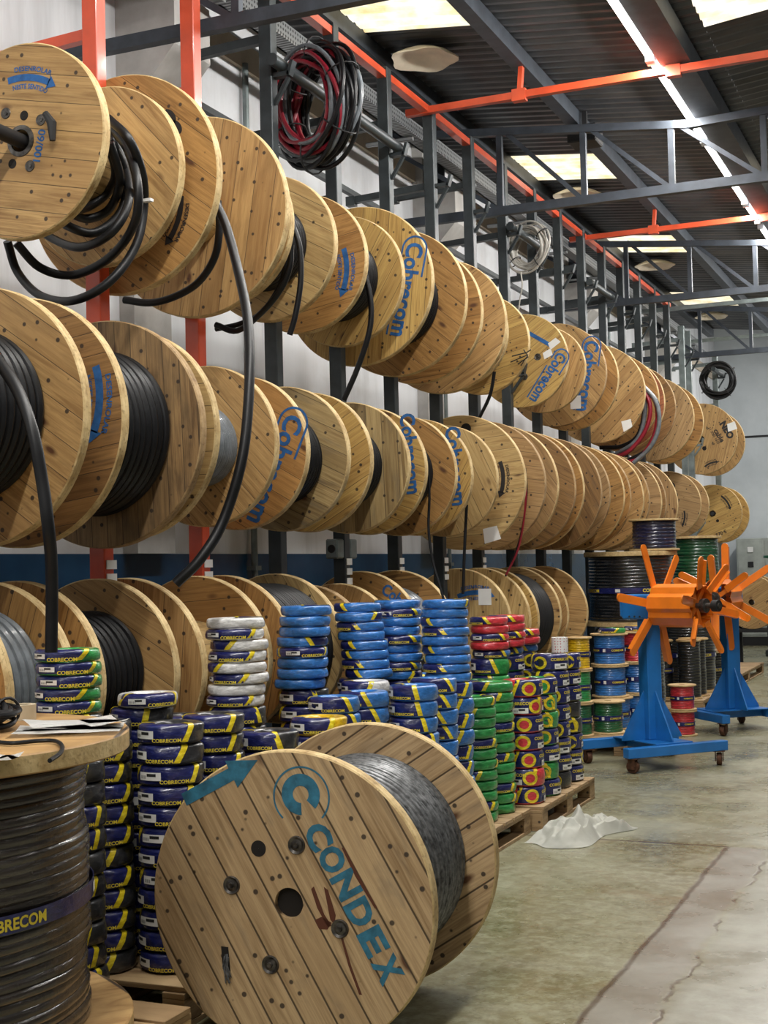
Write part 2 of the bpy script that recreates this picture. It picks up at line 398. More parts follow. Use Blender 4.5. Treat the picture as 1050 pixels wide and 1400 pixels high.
# walls
n = N('painted_wall'); v = n.obj(); x, y, z = n.sep(v)
sv = n.comb(n.math('MULTIPLY', x, 2.5), n.math('MULTIPLY', y, 2.5), n.math('MULTIPLY', z, .35)); s1 = n.noise(sv, 1.3, 5, .6); s2 = n.noise(v, 2.2, 5, .6)
c = n.ramp(s1, (.3, (.60, .61, .63)), (.5, (.76, .78, .81)), (.8, (.82, .84, .88)))
c = n.mix(n.math('MULTIPLY', n.step(s2, .55, .78), .4), c, (.50, .49, .47))
ctop = c
up = n.step(z, 1.711, 1.713)
blue = n.ramp(s2, (.3, (.012, .05, .12)), (.7, (.02, .085, .19)))
c = n.mix(up, blue, c)
M_wall = n.fin(c, n.mix(up, .25, .75))
n = N('plain_wall'); v = n.obj(); s2 = n.noise(v, 1.5, 5, .6); M_wallb = n.fin(n.ramp(s2, (.3, (.50, .54, .56)), (.7, (.62, .66, .68))), .8)
n = N('concrete_beam'); s2 = n.noise(n.obj(), 3, 5, .6); M_beam = n.fin(n.ramp(s2, (.3, (.50, .43, .34)), (.7, (.66, .58, .47))), .8)
n = N('concrete_grey'); s2 = n.noise(n.obj(), 4, 5, .6); M_conc = n.fin(n.ramp(s2, (.3, (.42, .41, .39)), (.7, (.60, .59, .57))), .85)
bm = bmesh.new(); box(bm, WX - .2, WX, -7, BY, 0, 8); struct('wall_left', bm, M_wall)
bm = bmesh.new(); box(bm, WX - .2, 8.2, BY, BY + .2, 0, 8); struct('wall_back', bm, M_wallb)
M_dim = plain('dull_grey_wall', (.22, .22, .22), .85)
bm = bmesh.new(); box(bm, 8, 8.2, -7, BY, 0, 8); struct('wall_right', bm, M_dim)
bm = bmesh.new(); box(bm, WX, 8, -7.2, -7, 0, 8); struct('wall_front', bm, M_dim)
bm = bmesh.new(); box(bm, WX, WX + .03, -7, BY, 5.02, 5.2); struct('trim_1', bm, M_beam)
bm = bmesh.new(); box(bm, WX, 8, BY - .012, BY, 3.9, 3.94); struct('trim_2', bm, M_blackm)
bm = bmesh.new(); box(bm, WX, 8, BY - .02, BY, 0, .16); struct('baseboard_back', bm, M_blackm)
for i, yy in enumerate((2.1, 6.75, 11.4, 16.1, 20.8)):
    bm = bmesh.new(); box(bm, WX, WX + .10, yy, yy + .4, 1.712, 8, 0)
    v = [(WX + .1, yy, 4.3), (WX + .1, yy + .4, 4.3), (WX + .40, yy + .4, 4.62), (WX + .40, yy, 4.62), (WX + .1, yy, 4.95), (WX + .1, yy + .4, 4.95), (WX + .40, yy + .4, 4.95), (WX + .40, yy, 4.95)]
    V = [bm.verts.new(p) for p in v]
    for q in ((0, 1, 2, 3), (7, 6, 5, 4), (0, 3, 7, 4), (3, 2, 6, 7), (2, 1, 5, 6), (1, 0, 4, 5)): bm.faces.new([V[i] for i in q])
    o = struct('wall_column', bm, M_conc)
    bm = bmesh.new(); box(bm, WX + .1, WX + .2, yy + .12, yy + .3, 4.95, 5.4); struct('roof_stub_post', bm, M_roofsteel)
# roof: two corrugated slopes draining to a valley gutter, with translucent panels
n = N('corrugated_sheet'); v = n.obj(); s2 = n.noise(v, 3, 5, .65); s3 = n.noise(n.comb(n.math('MULTIPLY', n.sep(v)[0], 1.0), n.math('MULTIPLY', n.sep(v)[1], 12.0), 0.0), 1.2, 3)
M_roof = n.fin(n.mix(n.math('MULTIPLY', n.step(s3, .5, .8), .4), n.ramp(s2, (.3, (.055, .06, .068)), (.7, (.10, .105, .115))), (.17, .15, .13)), .42, .35)
n = N('translucent_sheet'); v = n.obj(); s2 = n.noise(v, 5, 4)
tr = n.node('ShaderNodeBsdfTranslucent'); n.set(tr.inputs[0], n.ramp(s2, (.3, (.80, .58, .26)), (.62, (1., .93, .74))))
df = n.node('ShaderNodeBsdfDiffuse'); df.inputs[0].default_value = (.6, .5, .33, 1)
mx = n.node('ShaderNodeMixShader'); mx.inputs[0].default_value = .15; n.l.new(tr.outputs[0], mx.inputs[1]); n.l.new(df.outputs[0], mx.inputs[2]); n.l.new(mx.outputs[0], n.out.inputs[0])
M_sky = n.m
def roofz(x): return 5.45 - (x + 4.5) * .109 if x < -1.75 else 5.15 + (x + 1.75) * .11
def sheet(bm, x0, x1, y0, y1):
    per = .13; k = int((y1 - y0) / per * 6); prev = None
    for i in range(k + 1):
        yy = y0 + (y1 - y0) * i / k; ph = (yy / per) % 1.0; hz = .022 * (1 if ph < .35 else (1 - (ph - .35) / .15) if ph < .5 else 0 if ph < .85 else (ph - .85) / .15)
        cur = [bm.verts.new((xx, yy, roofz(xx) + hz)) for xx in (x0, x1)]
        if prev: bm.faces.new((prev[0], cur[0], cur[1], prev[1]))
        prev = cur
SKY = [(-3.85, -2.92, y0, y1) for y0, y1 in ((-4.6, -3.8), (-.4, .4), (3.9, 4.7), (8.1, 8.9), (12.2, 13.15), (15.7, 16.7), (19.5, 20.6))]
SKYR = [(-1.55, -.6, y0, y0 + .95) for y0 in (-.1, 4.15, 8.4, 12.6, 16.6)]  # one visible panel, the others added out of view to let in light
EY = 23.0
bm = bmesh.new()
sheet(bm, WX, -3.85, -7, EY); sheet(bm, -2.92, -1.78, -7, EY)
yy = -7
for q in SKY: sheet(bm, -3.85, -2.92, yy, q[2]); yy = q[3]
sheet(bm, -3.85, -2.92, yy, EY)
sheet(bm, -1.78, -1.55, -7, EY); sheet(bm, -.6, 8, -7, EY); yy = -7
for q in SKYR: sheet(bm, -1.55, -.6, yy, q[2]); yy = q[3]
sheet(bm, -1.55, -.6, yy, EY)
o = struct('ceiling', bm, M_roof)
bm = bmesh.new(); box(bm, WX - .2, 8.2, EY - .02, BY + .2, 7.9, 8.0); box(bm, WX, 8, EY - .04, EY, 6.3, 8); struct('ceiling_far', bm, M_roof)
for i, q in enumerate(SKY + SKYR):
    bm = bmesh.new(); sheet(bm, *q); struct('window_%d' % (i + 1), bm, M_sky)
bm = bmesh.new(); box(bm, -1.86, -1.66, -7, EY, 4.98, 5.13); struct('valley_gutter', bm, M_roofsteel)
for xx in (-3.88, -2.88):
    bm = bmesh.new(); box(bm, xx - .05, xx + .05, -7, EY, roofz(xx) - .13, roofz(xx) - .012); struct('purlin', bm, M_roofsteel)
for xx in (-.5, 1, 2.5):
    bm = bmesh.new(); box(bm, xx - .05, xx + .05, -7, EY, roofz(xx) - .13, roofz(xx) - .012); struct('purlin', bm, M_roofsteel)
for yy in (-2.6, 1.8, 6.25, 10.6, 15.0, 19.4):
    bm = bmesh.new(); zt = lambda x: min(roofz(x), 5.4) - .2
    bar(bm, (WX, yy, 4.44), (3.5, yy, 4.46), .06, .07)
    bar(bm, (WX, yy, zt(WX)), (-1.9, yy, zt(-1.9) - .04), .06, .06); bar(bm, (-1.9, yy, zt(-1.9) - .04), (3.5, yy, 5.1), .06, .06)
    k = 0; xx = -3.42
    while xx < 3.4:
        t = zt(xx) - .02 if xx < -1.9 else 4.92
        bar(bm, (xx, yy, 4.46), (xx, yy, t), .045, .045); bar(bm, (xx + .02, yy, t), (xx + .66, yy, 4.47), .035, .035); xx += .69
    bar(bm, (-4.4, yy, 5.1), (-3.45, yy, 4.47), .035, .035)
    struct('roof_truss', bm, M_roofsteel)
for yy in (9.42, 13.9, 4.9):
    bm = bmesh.new(); bar(bm, (-3.75, yy, 4.94), (3, yy, 4.96), .05, .05)
    for xx in (-2.88, -1.78, -.5):
        bar(bm, (xx, yy, 4.93), (xx + .02, yy, roofz(xx) - .12), .05, .03); box(bm, xx - .05, xx + .05, yy - .03, yy + .03, 4.90, 4.985)
    struct('red_tie_beam', bm, M_redsteel)
for yy in (18.3, 21.2):
    bm = bmesh.new(); bar(bm, (-4.3, yy, 4.92), (3, yy, 4.96), .05, .05); struct('grey_tie_beam', bm, M_post_l)
# end of the lower roof: fascia closing the bay opening at the sides
# roof vents: round caps below the sheets, pale colour standing in for daylight
M_vent = plain('vent_daylight_tone', (.74, .66, .52), .7)
for i, yy in enumerate((9.2, 13.35, 17.0, 21.0)):
    bm = bmesh.new(); cx = -3.62; rr = random.Random(i)
    prof = [(.0005, .05), (.12, .045), (.2, .01), (.235, -.015), (.235, -.025), (.19, -.01), (.11, .025), (.0005, .03)]
    lathe(bm, prof, 28, 'Z', None, False, jit=lambda a, h, k: .02 * math.sin(a * 5 + i) * (k in (3, 4)))
    o = link('roof_vent_cap', bm, M_vent, None, True, (cx + .1, yy, roofz(cx) - .10))
    tag(o, 'round pale roof vent cap, %s of the four under the roof' % ('nearest', 'second', 'third', 'farthest')[i], 'roof vent', 'round caps under the roof')
# lamps
def emis(name, col, st):
    n = N(name); n.set(n.b.inputs['Emission Color'], col); n.b.inputs['Emission Strength'].default_value = st; n.fin((.8, .8, .8), .4); return n.m
M_tube = emis('lit_tube', (1, .98, .93), 9.0)
def tube_lamp(x, y, L, z, label):
    r = thing('tube_light', label, 'ceiling light', (x, y, z), 0, 'strip lights along the valley')
    bm = bmesh.new(); box(bm, -.035, .035, 0, L, .012, .05, 0, .006); link('lamp_body', bm, plain_white, r, False)
    bm = bmesh.new(); tube(bm, [(0, .02, 0), (0, L - .02, 0)], .022, 14); link('tube', bm, M_tube, r)
    for yy in (0, L): 
        bm = bmesh.new(); box(bm, -.03, .03, yy - .02, yy + .02, -.028, .015); link('end_cap', bm, plain_white, r, False)
    bm = bmesh.new(); tube(bm, [(0, L * .5, .04), (0, L * .5, .25)], .006, 6); link('hanger', bm, M_roofsteel, r)
plain_white = plain('lamp_white', (.75, .75, .74), .4)
ys = [(-5.6, 1.95), (-3.4, 1.95), (-1.2, 1.95), (1.0, 1.95), (3.2, 1.95), (5.3, 1.95), (7.32, 2.0), (9.38, 1.98), (11.42, 2.1), (13.62, .75), (14.6, 2.0), (17.2, 2.0), (20.2, 2.0)]
nm = ['first', 'second', 'third', 'fourth', 'fifth', 'sixth', 'nearest in view', 'second in view', 'third in view', 'short fourth in view', 'fifth in view', 'sixth in view', 'last']
for (yy, L), q in zip(ys, nm): tube_lamp(-1.92, yy, L, 5.06 - .04, 'lit tube light under the valley gutter, %s of the row' % q)
nm2 = ['first', 'second', 'third', 'fourth', 'fifth', 'sixth', 'seventh', 'eighth']
for i in range(8):
    tube_lamp(1.9, -4.9 + i * 4, 1.9, 5.14, 'lit tube light over the aisle on the right, %s from the near end' % nm2[i])
# ================================================================== rack
P0, PP, NP = 5.19, .8528, 16
posts = [P0 + PP * k for k in range(NP)]
rack = thing('cable_reel_rack', 'tall red and grey steel rack carrying rows of cable reels along the wall', 'rack', (-3.6, posts[0], 0))
rl = Vector(rack.location)
def rp(name, bm, mats, label=None, parent=None):
    for v_ in bm.verts: v_.co -= rl
    o = link(name, bm, mats, parent or rack, False)
    if label: o['label'] = label
    return o
levels = (3.25, 2.165, 1.10)
allp = [None] + posts + [18.95, 19.42, 21.6]
for k, yy in enumerate(allp):
    if yy is None: continue
    red = k <= 2; far = yy > 18; mt = M_redsteel if red else (M_post_l if far else M_post)
    top = 5.6 if red else (5.0 if not far else 4.8)
    if red: top = min(top, 5.28)
    bm = bmesh.new(); box(bm, -3.64, -3.56, yy, yy + .075, 0, top, 0, .004); 
    box(bm, -3.68, -3.52, yy - .03, yy + .1, 0, .012)
    rp('post', bm, mt, 'red painted post' if red else None)
    # arms to the wall
    for zz in ((4.86, 4.05) if red else (4.62, 3.98) if k % 2 else (4.4, 3.9)):
        bm = bmesh.new(); bar(bm, (-3.62, yy + .04, zz), (-4.25, yy + .04, zz - .03), .045, .05); box(bm, -4.28, -4.21, yy + .01, yy + .07, zz - .07, zz + .0)
        rp('wall_arm', bm, mt)
    # brackets for the axles
    for zz in levels:
        bm = bmesh.new(); bar(bm, (-3.56, yy + .037, zz - .06), (-3.44, yy + .037, zz - .05), .05, .03); bar(bm, (-3.455, yy + .037, zz - .05), (-3.43, yy + .037, zz + .04), .05, .02); bar(bm, (-3.56, yy + .037, zz - .2), (-3.46, yy + .037, zz - .07), .03, .02)
        rp('axle_bracket', bm, mt)
    if k > 2:
        zz = 4.394
        bm = bmesh.new(); bar(bm, (-3.56, yy + .037, zz), (-3.46, yy + .037, zz), .05, .025); bar(bm, (-3.465, yy + .037, zz - .01), (-3.44, yy + .037, zz + .07), .05, .02); bar(bm, (-3.56, yy + .037, zz - .16), (-3.47, yy + .037, zz - .02), .025, .02)
        rp('hook', bm, M_post)
bm = bmesh.new(); bar(bm, (-3.6, posts[1] - .3, 4.95), (-3.6, posts[-1] + .2, 4.95), .06, .05); rp('top_rail', bm, M_redsteel, 'red top rail')
for zz in (3.95, 4.5):
    bm = bmesh.new(); bar(bm, (-4.26, posts[2], zz - .06), (-4.26, posts[-1] + 2, zz - .06), .04, .04); rp('rear_rail', bm, M_post)
bm = bmesh.new(); bar(bm, (-4.3, posts[1], 4.86), (-3.62, posts[1] + .04, 4.86), .07, .07); rp('rear_tie', bm, M_redsteel)
for k in (0, 1, 3, 4, 5, 6):
    bm = bmesh.new()
    for j in range(3): box(bm, -3.557, -3.552, posts[k] + .01, posts[k] + .085, 1.50 + .06 * j, 1.54 + .06 * j)
    rp('paper_tag', bm, M_white, 'white paper tags stuck on the post')
# cable tray and pipes on the wall
bm = bmesh.new()
n = N('perforated_tray'); v = n.obj(); x, y, z = n.sep(v)
ph = n.voro(n.comb(0.0, y, z), 28, 0.0); M_tray = n.fin(n.mix(n.step(ph, .3, .25), (.34, .36, .37), (.05, .05, .055)), .45, .4)
box(bm, -4.07, -4.055, 5, 23, 5.0, 5.2); box(bm, -4.07, -3.95, 5, 23, 5.0, 5.01)
for k in range(12): box(bm, -4.38, -3.98, 5.6 + k * 1.5, 5.64 + k * 1.5, 4.97, 5.0)
o = link('cable_tray', bm, M_tray, None, False); tag(o, 'perforated grey cable tray running high along the left wall', 'cable tray')
for i, (yy, q) in enumerate(((8.25, 'behind the third rack post'), (12.0, 'behind the middle of the rack'), (18.4, 'near the far end of the rack'))):
    bm = bmesh.new(); tube(bm, [(WX + .04, yy, 1.2), (WX + .04, yy, 5.05)], .022, 10)
    for zz in (1.6, 2.8, 4.1): box(bm, WX, WX + .07, yy - .04, yy + .04, zz, zz + .03)
    o = link('conduit_pipe', bm, M_post_l); tag(o, 'vertical grey conduit pipe on the wall ' + q, 'pipe', 'wall conduits')
for i, yy in enumerate((posts[3] - .11, posts[3] + .085)):
    bm = bmesh.new(); box(bm, -3.64, -3.56, yy, yy + .1, 1.66, 1.78, 0, .008); r = link('socket_box', bm, M_post_l, None, False)
    bm = bmesh.new(); lathe(bm, [(.001, .006), (.022, .006), (.026, 0), (.001, 0)], 16, 'Z', closed=False); bmesh.ops.rotate(bm, verts=bm.verts, matrix=Matrix.Rotation(PI / 2, 3, 'X')); bmesh.ops.translate(bm, verts=bm.verts, vec=(-3.6, yy, 1.72)); link('socket', bm, M_blackm, r)
    tag(r, 'small grey socket box under the second reel row, %s of the pair' % ('left', 'right')[i], 'socket', 'socket boxes')
# ================================================================== reels, top row
g1 = 'reels hung in the top row'; zt = lambda Y: 3.36 - .0050 * (Y - 4.5)
def R1(label, *a, **k): return reel(label, *a, group=g1, **k)
r, f, a = R1('nearest top row wooden reel, steel bar through its hub and blue unwinding arrow', 4.56, 5.13, .4, 3.36, 'tan', rot=-12, axle='long', rimb=False, cable=None)
arrow_mark(f, a, 4.56, 3.36, (44, 106), -13, M_bluep, 1.0)
face_child(f, 'lettering', [xf(text2d('100/60', length=.13, bold=.02), *fp(f, 54, 199, 4.56, 3.36), rad(76))], M_bluep, a)
bolts(f, a, [fp(f, px, py, 4.56, 3.36) for px, py in ((8, 155), (56, 164), (41, 227))], .022)
bolts(f, a, [fp(f, px, py, 4.56, 3.36) for px, py in ((33, 158), (17, 224))], .02, M_hole, 'bore', False)
bm = bmesh.new(); lathe(bm, [(.046, -.006), (.064, -.004), (.066, .002), (.044, .002)], 32, 'Y'); link('hub_ring', bm, M_bolt, r, loc=(0, 0, .4))
bm = bmesh.new(); p = pxs(4.55, (66, 157), (75, 170), (76, 194)); tube(bm, [q - r.location - Vector((0, .02, 0)) for q in p], [.014, .02, .012], 8); link('tape_strip', bm, M_blackm, r)
Y1 = 4.86
for pts in (((148, 162), (176, 190), (194, 235), (197, 280), (186, 335), (150, 385), (100, 411), (55, 404), (24, 372), (10, 330)),
            ((148, 172), (172, 200), (188, 250), (184, 305), (150, 352), (100, 376), (55, 366), (22, 332)),
            ((150, 182), (170, 225), (176, 275), (152, 318), (110, 338), (70, 325), (40, 300)),
            ((150, 190), (172, 240), (165, 290), (130, 318), (95, 310), (75, 295)), ((150, 195), (164, 245), (150, 285), (120, 299), (92, 290)),
            ((148, 196), (158, 235), (148, 262), (126, 280), (104, 288))):
    k = len(pts); tail(r, [atY(x, y, Y1 + .1 * math.sin(i * 1.3 + len(pts))) for i, (x, y) in enumerate(pts)], .019, M_black)
bm = bmesh.new(); p = atY(202, 274, 4.84); box(bm, -.02, .02, -.012, .012, -.006, .006, 0, 0, Matrix.Translation(p - r.location)); link('paper_tag', bm, M_white, r, False)
r, f, a = R1('second top row reel, amber face with black unwinding arrow, thick cable falling behind', 5.28, 5.94, .5, 3.36, 'amber', 'tan', rot=-38, cr=.2)
arrow_mark(f, a, 5.28, 3.36, (243, 303), -112, M_blackp, .95)
for q in ((232, 160, .03), (241, 174, .027), (206, 142, .022)): face_child(f, 'stain_mark', [xf(([(x * 1.4, y * .9) for x, y in ring2d(.0, q[2])[0]], ring2d(0, 1)[1]), *fp(f, q[0], q[1], 5.28, 3.36), -.9)], M_blackp, a)
Y2 = 5.6
tail(r, pxs(Y2, (298, 275), (300, 310), (294, 350), (272, 385), (240, 405), (205, 414), (170, 410)), .018, M_black)
tail(r, pxs([5.5, 5.5, 5.45, 5.3, 5.15, 5.05, 5.0, 4.9, 4.85, 4.8], (294, 276), (310, 312), (326, 372), (339, 440), (341, 520), (332, 622), (306, 710), (274, 764), (240, 798)), .022, M_black)
r, f, a = R1('small pale top row reel behind the second reel, looped cable ends at left', 6.18, 6.70, .4, 3.355, 'pale', rot=40, cable=M_black, cr=.24)
tail(r, pxs(6.3, (398, 335), (396, 365), (384, 395), (360, 425), (325, 452), (295, 444)), .016, M_black)
tail(r, pxs(6.35, (392, 345), (385, 385), (360, 425), (330, 442), (295, 450)), .014, M_black)
tail(r, pxs(6.3, (402, 312), (410, 340), (411, 385), (404, 430), (396, 458)), .015, M_black)
r, f, a = R1('small top row reel with large blue unwinding arrow on its right edge', 7.11, 7.66, .4, 3.35, 'amber', 'gold', rot=10, cable=M_black, cr=.25)
arrow_mark(f, a, 7.11, 3.35, (474, 372), -95, M_bluep, 1.15)
tail(r, pxs(7.45, (499, 373), (507, 413), (505, 453), (489, 503), (470, 547)), .017, M_black)
r, f, a = R1('large top row reel with vertical blue lettering near its right edge', 7.89, 8.53, .5, 3.36, 'gold', 'amber', Rb=.49, rot=85, cable=M_black, cr=.30)
line_text(f, a, 'Cobrecom', 7.89, 3.36, (567, 340), (546, 452), M_bluep, logo=True, sy=1.15)
R1('large amber top row reel just right of the reel with vertical blue lettering', 8.90, 9.38, .485, 3.33, 'amber', 'tan', Rf=.47, rot=5)
r, f, a = R1('small top row reel with a twisted wire tie on its edge', 9.70, 10.24, .39, 3.32, 'amber', 'gold', rot=55, cable=M_black, cr=.22)
tail(r, pxs(10.1, (676, 508), (670, 540), (655, 572)), .014, M_black)
bm = bmesh.new()
for q in (((700, 487), (720, 482), (726, 478)), ((698, 495), (722, 485), (712, 500)), ((716, 478), (722, 488), (708, 498))): tube(bm, [p - r.location for p in pxs(10.2, *q)], .005, 6)
link('wire_tie', bm, M_blackm, r)
r, f, a = R1('small top row reel with diagonal blue lettering and two hub bolts', 11.31, 11.94, .4, 3.33, 'gold', 'tan', rot=35, Rb=.385)
line_text(f, a, 'Cobrecom', 11.31, 3.33, (767, 488), (732, 545), M_bluep, logo=True, sy=1.25)
x_, z_ = fp(f, 741, 461, 11.31, 3.33); face_child(f, 'arrow_stencil', [xf(bendarc(([(-.12, -.018), (.12, -.018), (.12, .018), (-.12, .018)], [[0, 1, 2, 3]]), .3), x_, z_, rad(-33))], M_bluep, a)
bolts(f, a, [fp(f, 735, 488, 11.31, 3.33), fp(f, 717, 515, 11.31, 3.33)], .028)
face_child(f, 'torn_label', [xf(poly2d([(-.05, -.03), (.06, -.02), (.04, .035), (-.04, .03)]), *fp(f, 757, 470, 11.31, 3.33), .5), xf(poly2d([(-.04, -.03), (.04, -.03), (.05, .03), (-.03, .025)]), *fp(f, 748, 484, 11.31, 3.33), .4)], M_white, a, -.002)
r, f, a = R1('dark edged top row reel with near vertical blue lettering', 12.33, 12.79, .475, 3.33, 'tan', 'amber', rot=-50, rimf=True)
line_text(f, a, 'Cobrecom', 12.33, 3.33, (809, 472), (798, 556), M_bluep, logo=True, sy=1.25)
face_child(f, 'torn_label', [xf(poly2d([(-.05, -.06), (.05, -.06), (.05, .06), (-.05, .06)]), *fp(f, 787, 550, 12.33, 3.33), 0)], M_white, a, -.002)
r, f, a = R1('top row reel wound with red and black cables spilling from its right side', 13.82, 14.48, .5, 3.31, 'tan', 'amber', rot=45, cable=M_redc, cr=.3)
face_child(f, 'torn_label', [xf(poly2d([(-.05, -.05), (.05, -.03), (.06, .05), (-.04, .06)]), *fp(f, 857, 582, 13.82, 3.31), .3)], M_white, a, -.002)
for i, (q, mm) in enumerate(((((868, 520), (888, 550), (884, 585), (862, 615), (835, 628)), M_redc), (((866, 518), (882, 545), (878, 585), (866, 606), (840, 622)), M_grey), (((876, 524), (898, 550), (899, 585), (884, 615), (858, 630)), M_black),
        (((872, 520), (896, 548), (901, 580), (890, 610), (866, 633)), M_grey), (((880, 530), (897, 552), (896, 590), (876, 625), (850, 634)), M_redc), (((868, 522), (880, 560), (872, 595), (850, 610), (820, 612)), M_black))):
    tail(r, pxs(14.15 + .04 * (i % 3), *q), .022, mm)
R1('top row reel with a red brown inner face just right of the red cables', 14.77, 15.36, .5, 3.30, 'red', 'dark', rot=20, rimb=True)
r, f, a = R1('brown top row reel with faint print, second from the rightmost of the row', 16.44, 17.06, .5, 3.29, 'rose', 'amber', rot=65)
r, f, a = R1('rightmost top row reel with black maker stencil and white torn label', 19.67, 20.50, .5, 3.30, 'tan', 'tan', rot=75, Rb=.48)
x_, z_ = fp(f, 992, 590, 19.67, 3.30)
face_child(f, 'lettering', [xf(text2d('NEO', length=.26, bold=.06, sy=1.0), x_ + .02, z_ + .02, rad(-62)), xf(text2d('cable', length=.2, bold=.03), x_ - .09, z_ - .05, rad(-62)), xf(text2d('11 3085 1835', length=.26, bold=.02), x_ - .16, z_ - .05, rad(-62)), xf(text2d('6', height=.05, bold=.02), *fp(f, 967, 585, 19.67, 3.3), .3), xf(text2d('6', height=.05, bold=.02), *fp(f, 975, 606, 19.67, 3.3), .3)], M_blackp, a)
arrow_mark(f, a, 19.67, 3.30, (972, 633), 18, M_blackp, .85)
bolts(f, a, [fp(f, 963, 613, 19.67, 3.3)], .03, M_hole, 'bore', False)
face_child(f, 'torn_label', [xf(poly2d([(-.07, -.06), (.06, -.05), (.05, .06), (-.06, .05)]), *fp(f, 1001, 583, 19.67, 3.3), .2)], M_white, a, -.002)
# ------------------------------------------------------------------ second row
g2 = 'reels hung in the second row'
def R2(label, *a, **k): return reel(label, *a, group=g2, **k)
r, f, a = R2('leftmost second row reel, its thick black winding cut by the photo edge', 3.52, 4.26, .5, 2.21, 'tan', rot=30, cable=M_black, cr=.33, cdm=.04)
tail(r, pxs([3.75, 3.7, 3.65, 3.65, 3.65, 3.68, 3.7, 3.7], (-8, 486), (22, 530), (44, 588), (58, 660), (66, 720), (70, 764), (71, 820), (70, 892)), .021, M_black)
r, f, a = R2('dark second row reel with blue arrow stencil and bulging shiny black winding', 4.51, 5.10, .5, 2.21, 'dark', 'black', rot=8, cable=M_black, cr=.36, cdm=.042, rimb=True)
[c for c in r.children if c.name.startswith('flange')][-1].rotation_euler = (0, rad(88), 0)
arrow_mark(f, a, 4.51, 2.21, (136, 552), -96, M_bluep, 1.25)
r, f, a = R2('second row reel with a narrow grey wire winding left of the blue lettered reel', 5.27, 5.97, .47, 2.22, 'pale', 'tan', Rb=.4, rot=0, cable=M_grey, cr=.2, cdm=.018)
r, f, a = R2('second row reel with vertical blue lettering partly behind its left neighbour', 6.31, 6.81, .4, 2.21, 'amber', 'grey', rot=-30, cable=M_black, cr=.255)
line_text(f, a, 'Cobrecom', 6.31, 2.21, (401, 578), (352, 706), M_bluep, logo=True, sy=1.1)
R2('pale gold second row reel third right of the dark blue stencilled reel', 7.12, 7.68, .4, 2.21, 'gold', 'grey', rot=30, cable=M_black, cr=.24)
r, f, a = R2('second row reel with a single blue letter m showing on its right edge', 7.96, 8.50, .4, 2.205, 'gold', 'amber', rot=-20, cable=M_black, cr=.25)
line_text(f, a, 'Cobrecom', 7.96, 2.205, (557, 572), (566, 668), M_bluep, sy=1.2)
tail(r, pxs(8.2, (586, 632), (587, 681), (586, 724), (592, 768), (601, 800), (608, 824)), .009, M_black, seg=8)
r, f, a = R2('second row reel with stained pale rim and blue letters om at its edge', 8.81, 9.35, .4, 2.21, 'gold', 'pale', rot=60, cable=M_black, cr=.21)
line_text(f, a, 'Cobrecom', 8.81, 2.21, (619, 590), (628, 684), M_bluep, sy=1.2)
tail(r, pxs(9.0, (638, 690), (635, 753), (633, 812)), .011, M_black, seg=8)
r, f, a = R2('second row reel with black arrow stencil and white label low on its face', 9.69, 10.20, .5, 2.215, 'pale', 'rose', rot=5, rimb=True)
arrow_mark(f, a, 9.69, 2.215, (688, 655), -92, M_blackp, 1.1)
face_child(f, 'paper_label', [xf(poly2d([(-.06, -.06), (.07, -.04), (.05, .06), (-.06, .05)]), *fp(f, 672, 731, 9.69, 2.215), .1)], M_white, a, -.002)
bolts(f, a, [fp(f, 637, 586, 9.69, 2.215)], .04, M_hole, 'bore', False)
tail(r, pxs(10.0, (716, 638), (719, 674), (716, 712), (708, 752), (692, 786)), .008, M_redc, seg=8)
tail(r, pxs(10.03, (718, 640), (720, 675), (714, 722), (705, 755), (691, 788)), .008, M_black, seg=8)
R2('dark brown rimmed second row reel right of the white labelled reel', 10.55, 11.06, .5, 2.215, 'rose', 'dark', rot=-55, rimb=True, cable=M_black, cr=.3)
R2('brown second row reel two places right of the white labelled reel', 11.33, 11.92, .5, 2.22, 'amber', 'dark', rot=20, rimb=True, cable=M_black, cr=.35)
R2('brown second row reel above the big black drum, rim split in two', 12.23, 12.78, .5, 2.22, 'rose', 'amber', rot=35, rimf=True, cable=M_black, cr=.35)
R2('plain second row reel above the black drum, beside the dark reddish reel', 13.04, 13.60, .5, 2.22, 'amber', 'tan', rot=50, rimf=True)
R2('second row reel half hidden just left of the dark reddish reel', 13.86, 14.45, .5, 2.22, 'tan', 'rose', rot=70, rimf=True)
R2('dark reddish second row reel left of the black maker stencil', 14.68, 15.30, .5, 2.22, 'dark', 'rose', rot=12, rimf=True)
r, f, a = R2('second row reel with black maker stencil above the green spool', 17.22, 17.78, .41, 2.30, 'rose', 'rose', rot=-15)
x_, z_ = fp(f, 909, 664, 17.22, 2.30)
face_child(f, 'lettering', [xf(text2d('NEO', length=.26, bold=.06), x_, z_, rad(-8)), xf(text2d('cable', length=.2, bold=.03), x_ + .06, z_ - .10, rad(-8)), xf(text2d('11 3085 1835', length=.24, bold=.02), x_ + .06, z_ - .17, rad(-8))], M_blackp, a)
arrow_mark(f, a, 17.22, 2.30, (936, 709), -100, M_blackp, .8)
bolts(f, a, [fp(f, 912, 688, 17.22, 2.3), fp(f, 911, 703, 17.22, 2.3)], .022, M_hole, 'bore', False)
r, f, a = R2('rightmost second row reel, yellow face with black arrow and small hub holes', 20.40, 21.1, .42, 2.27, 'gold', 'gold', rot=22)
arrow_mark(f, a, 20.40, 2.27, (994, 686), -58, M_blackp, 1.0)
face_child(f, 'lettering', [xf(text2d('570 E', length=.16, bold=.02), *fp(f, 986, 729, 20.4, 2.27), rad(22))], M_blackp, a)
bolts(f, a, [fp(f, 977, 702, 20.4, 2.27), fp(f, 981, 712, 20.4, 2.27), fp(f, 969, 693, 20.4, 2.27)], .022, M_hole, 'bore', False)
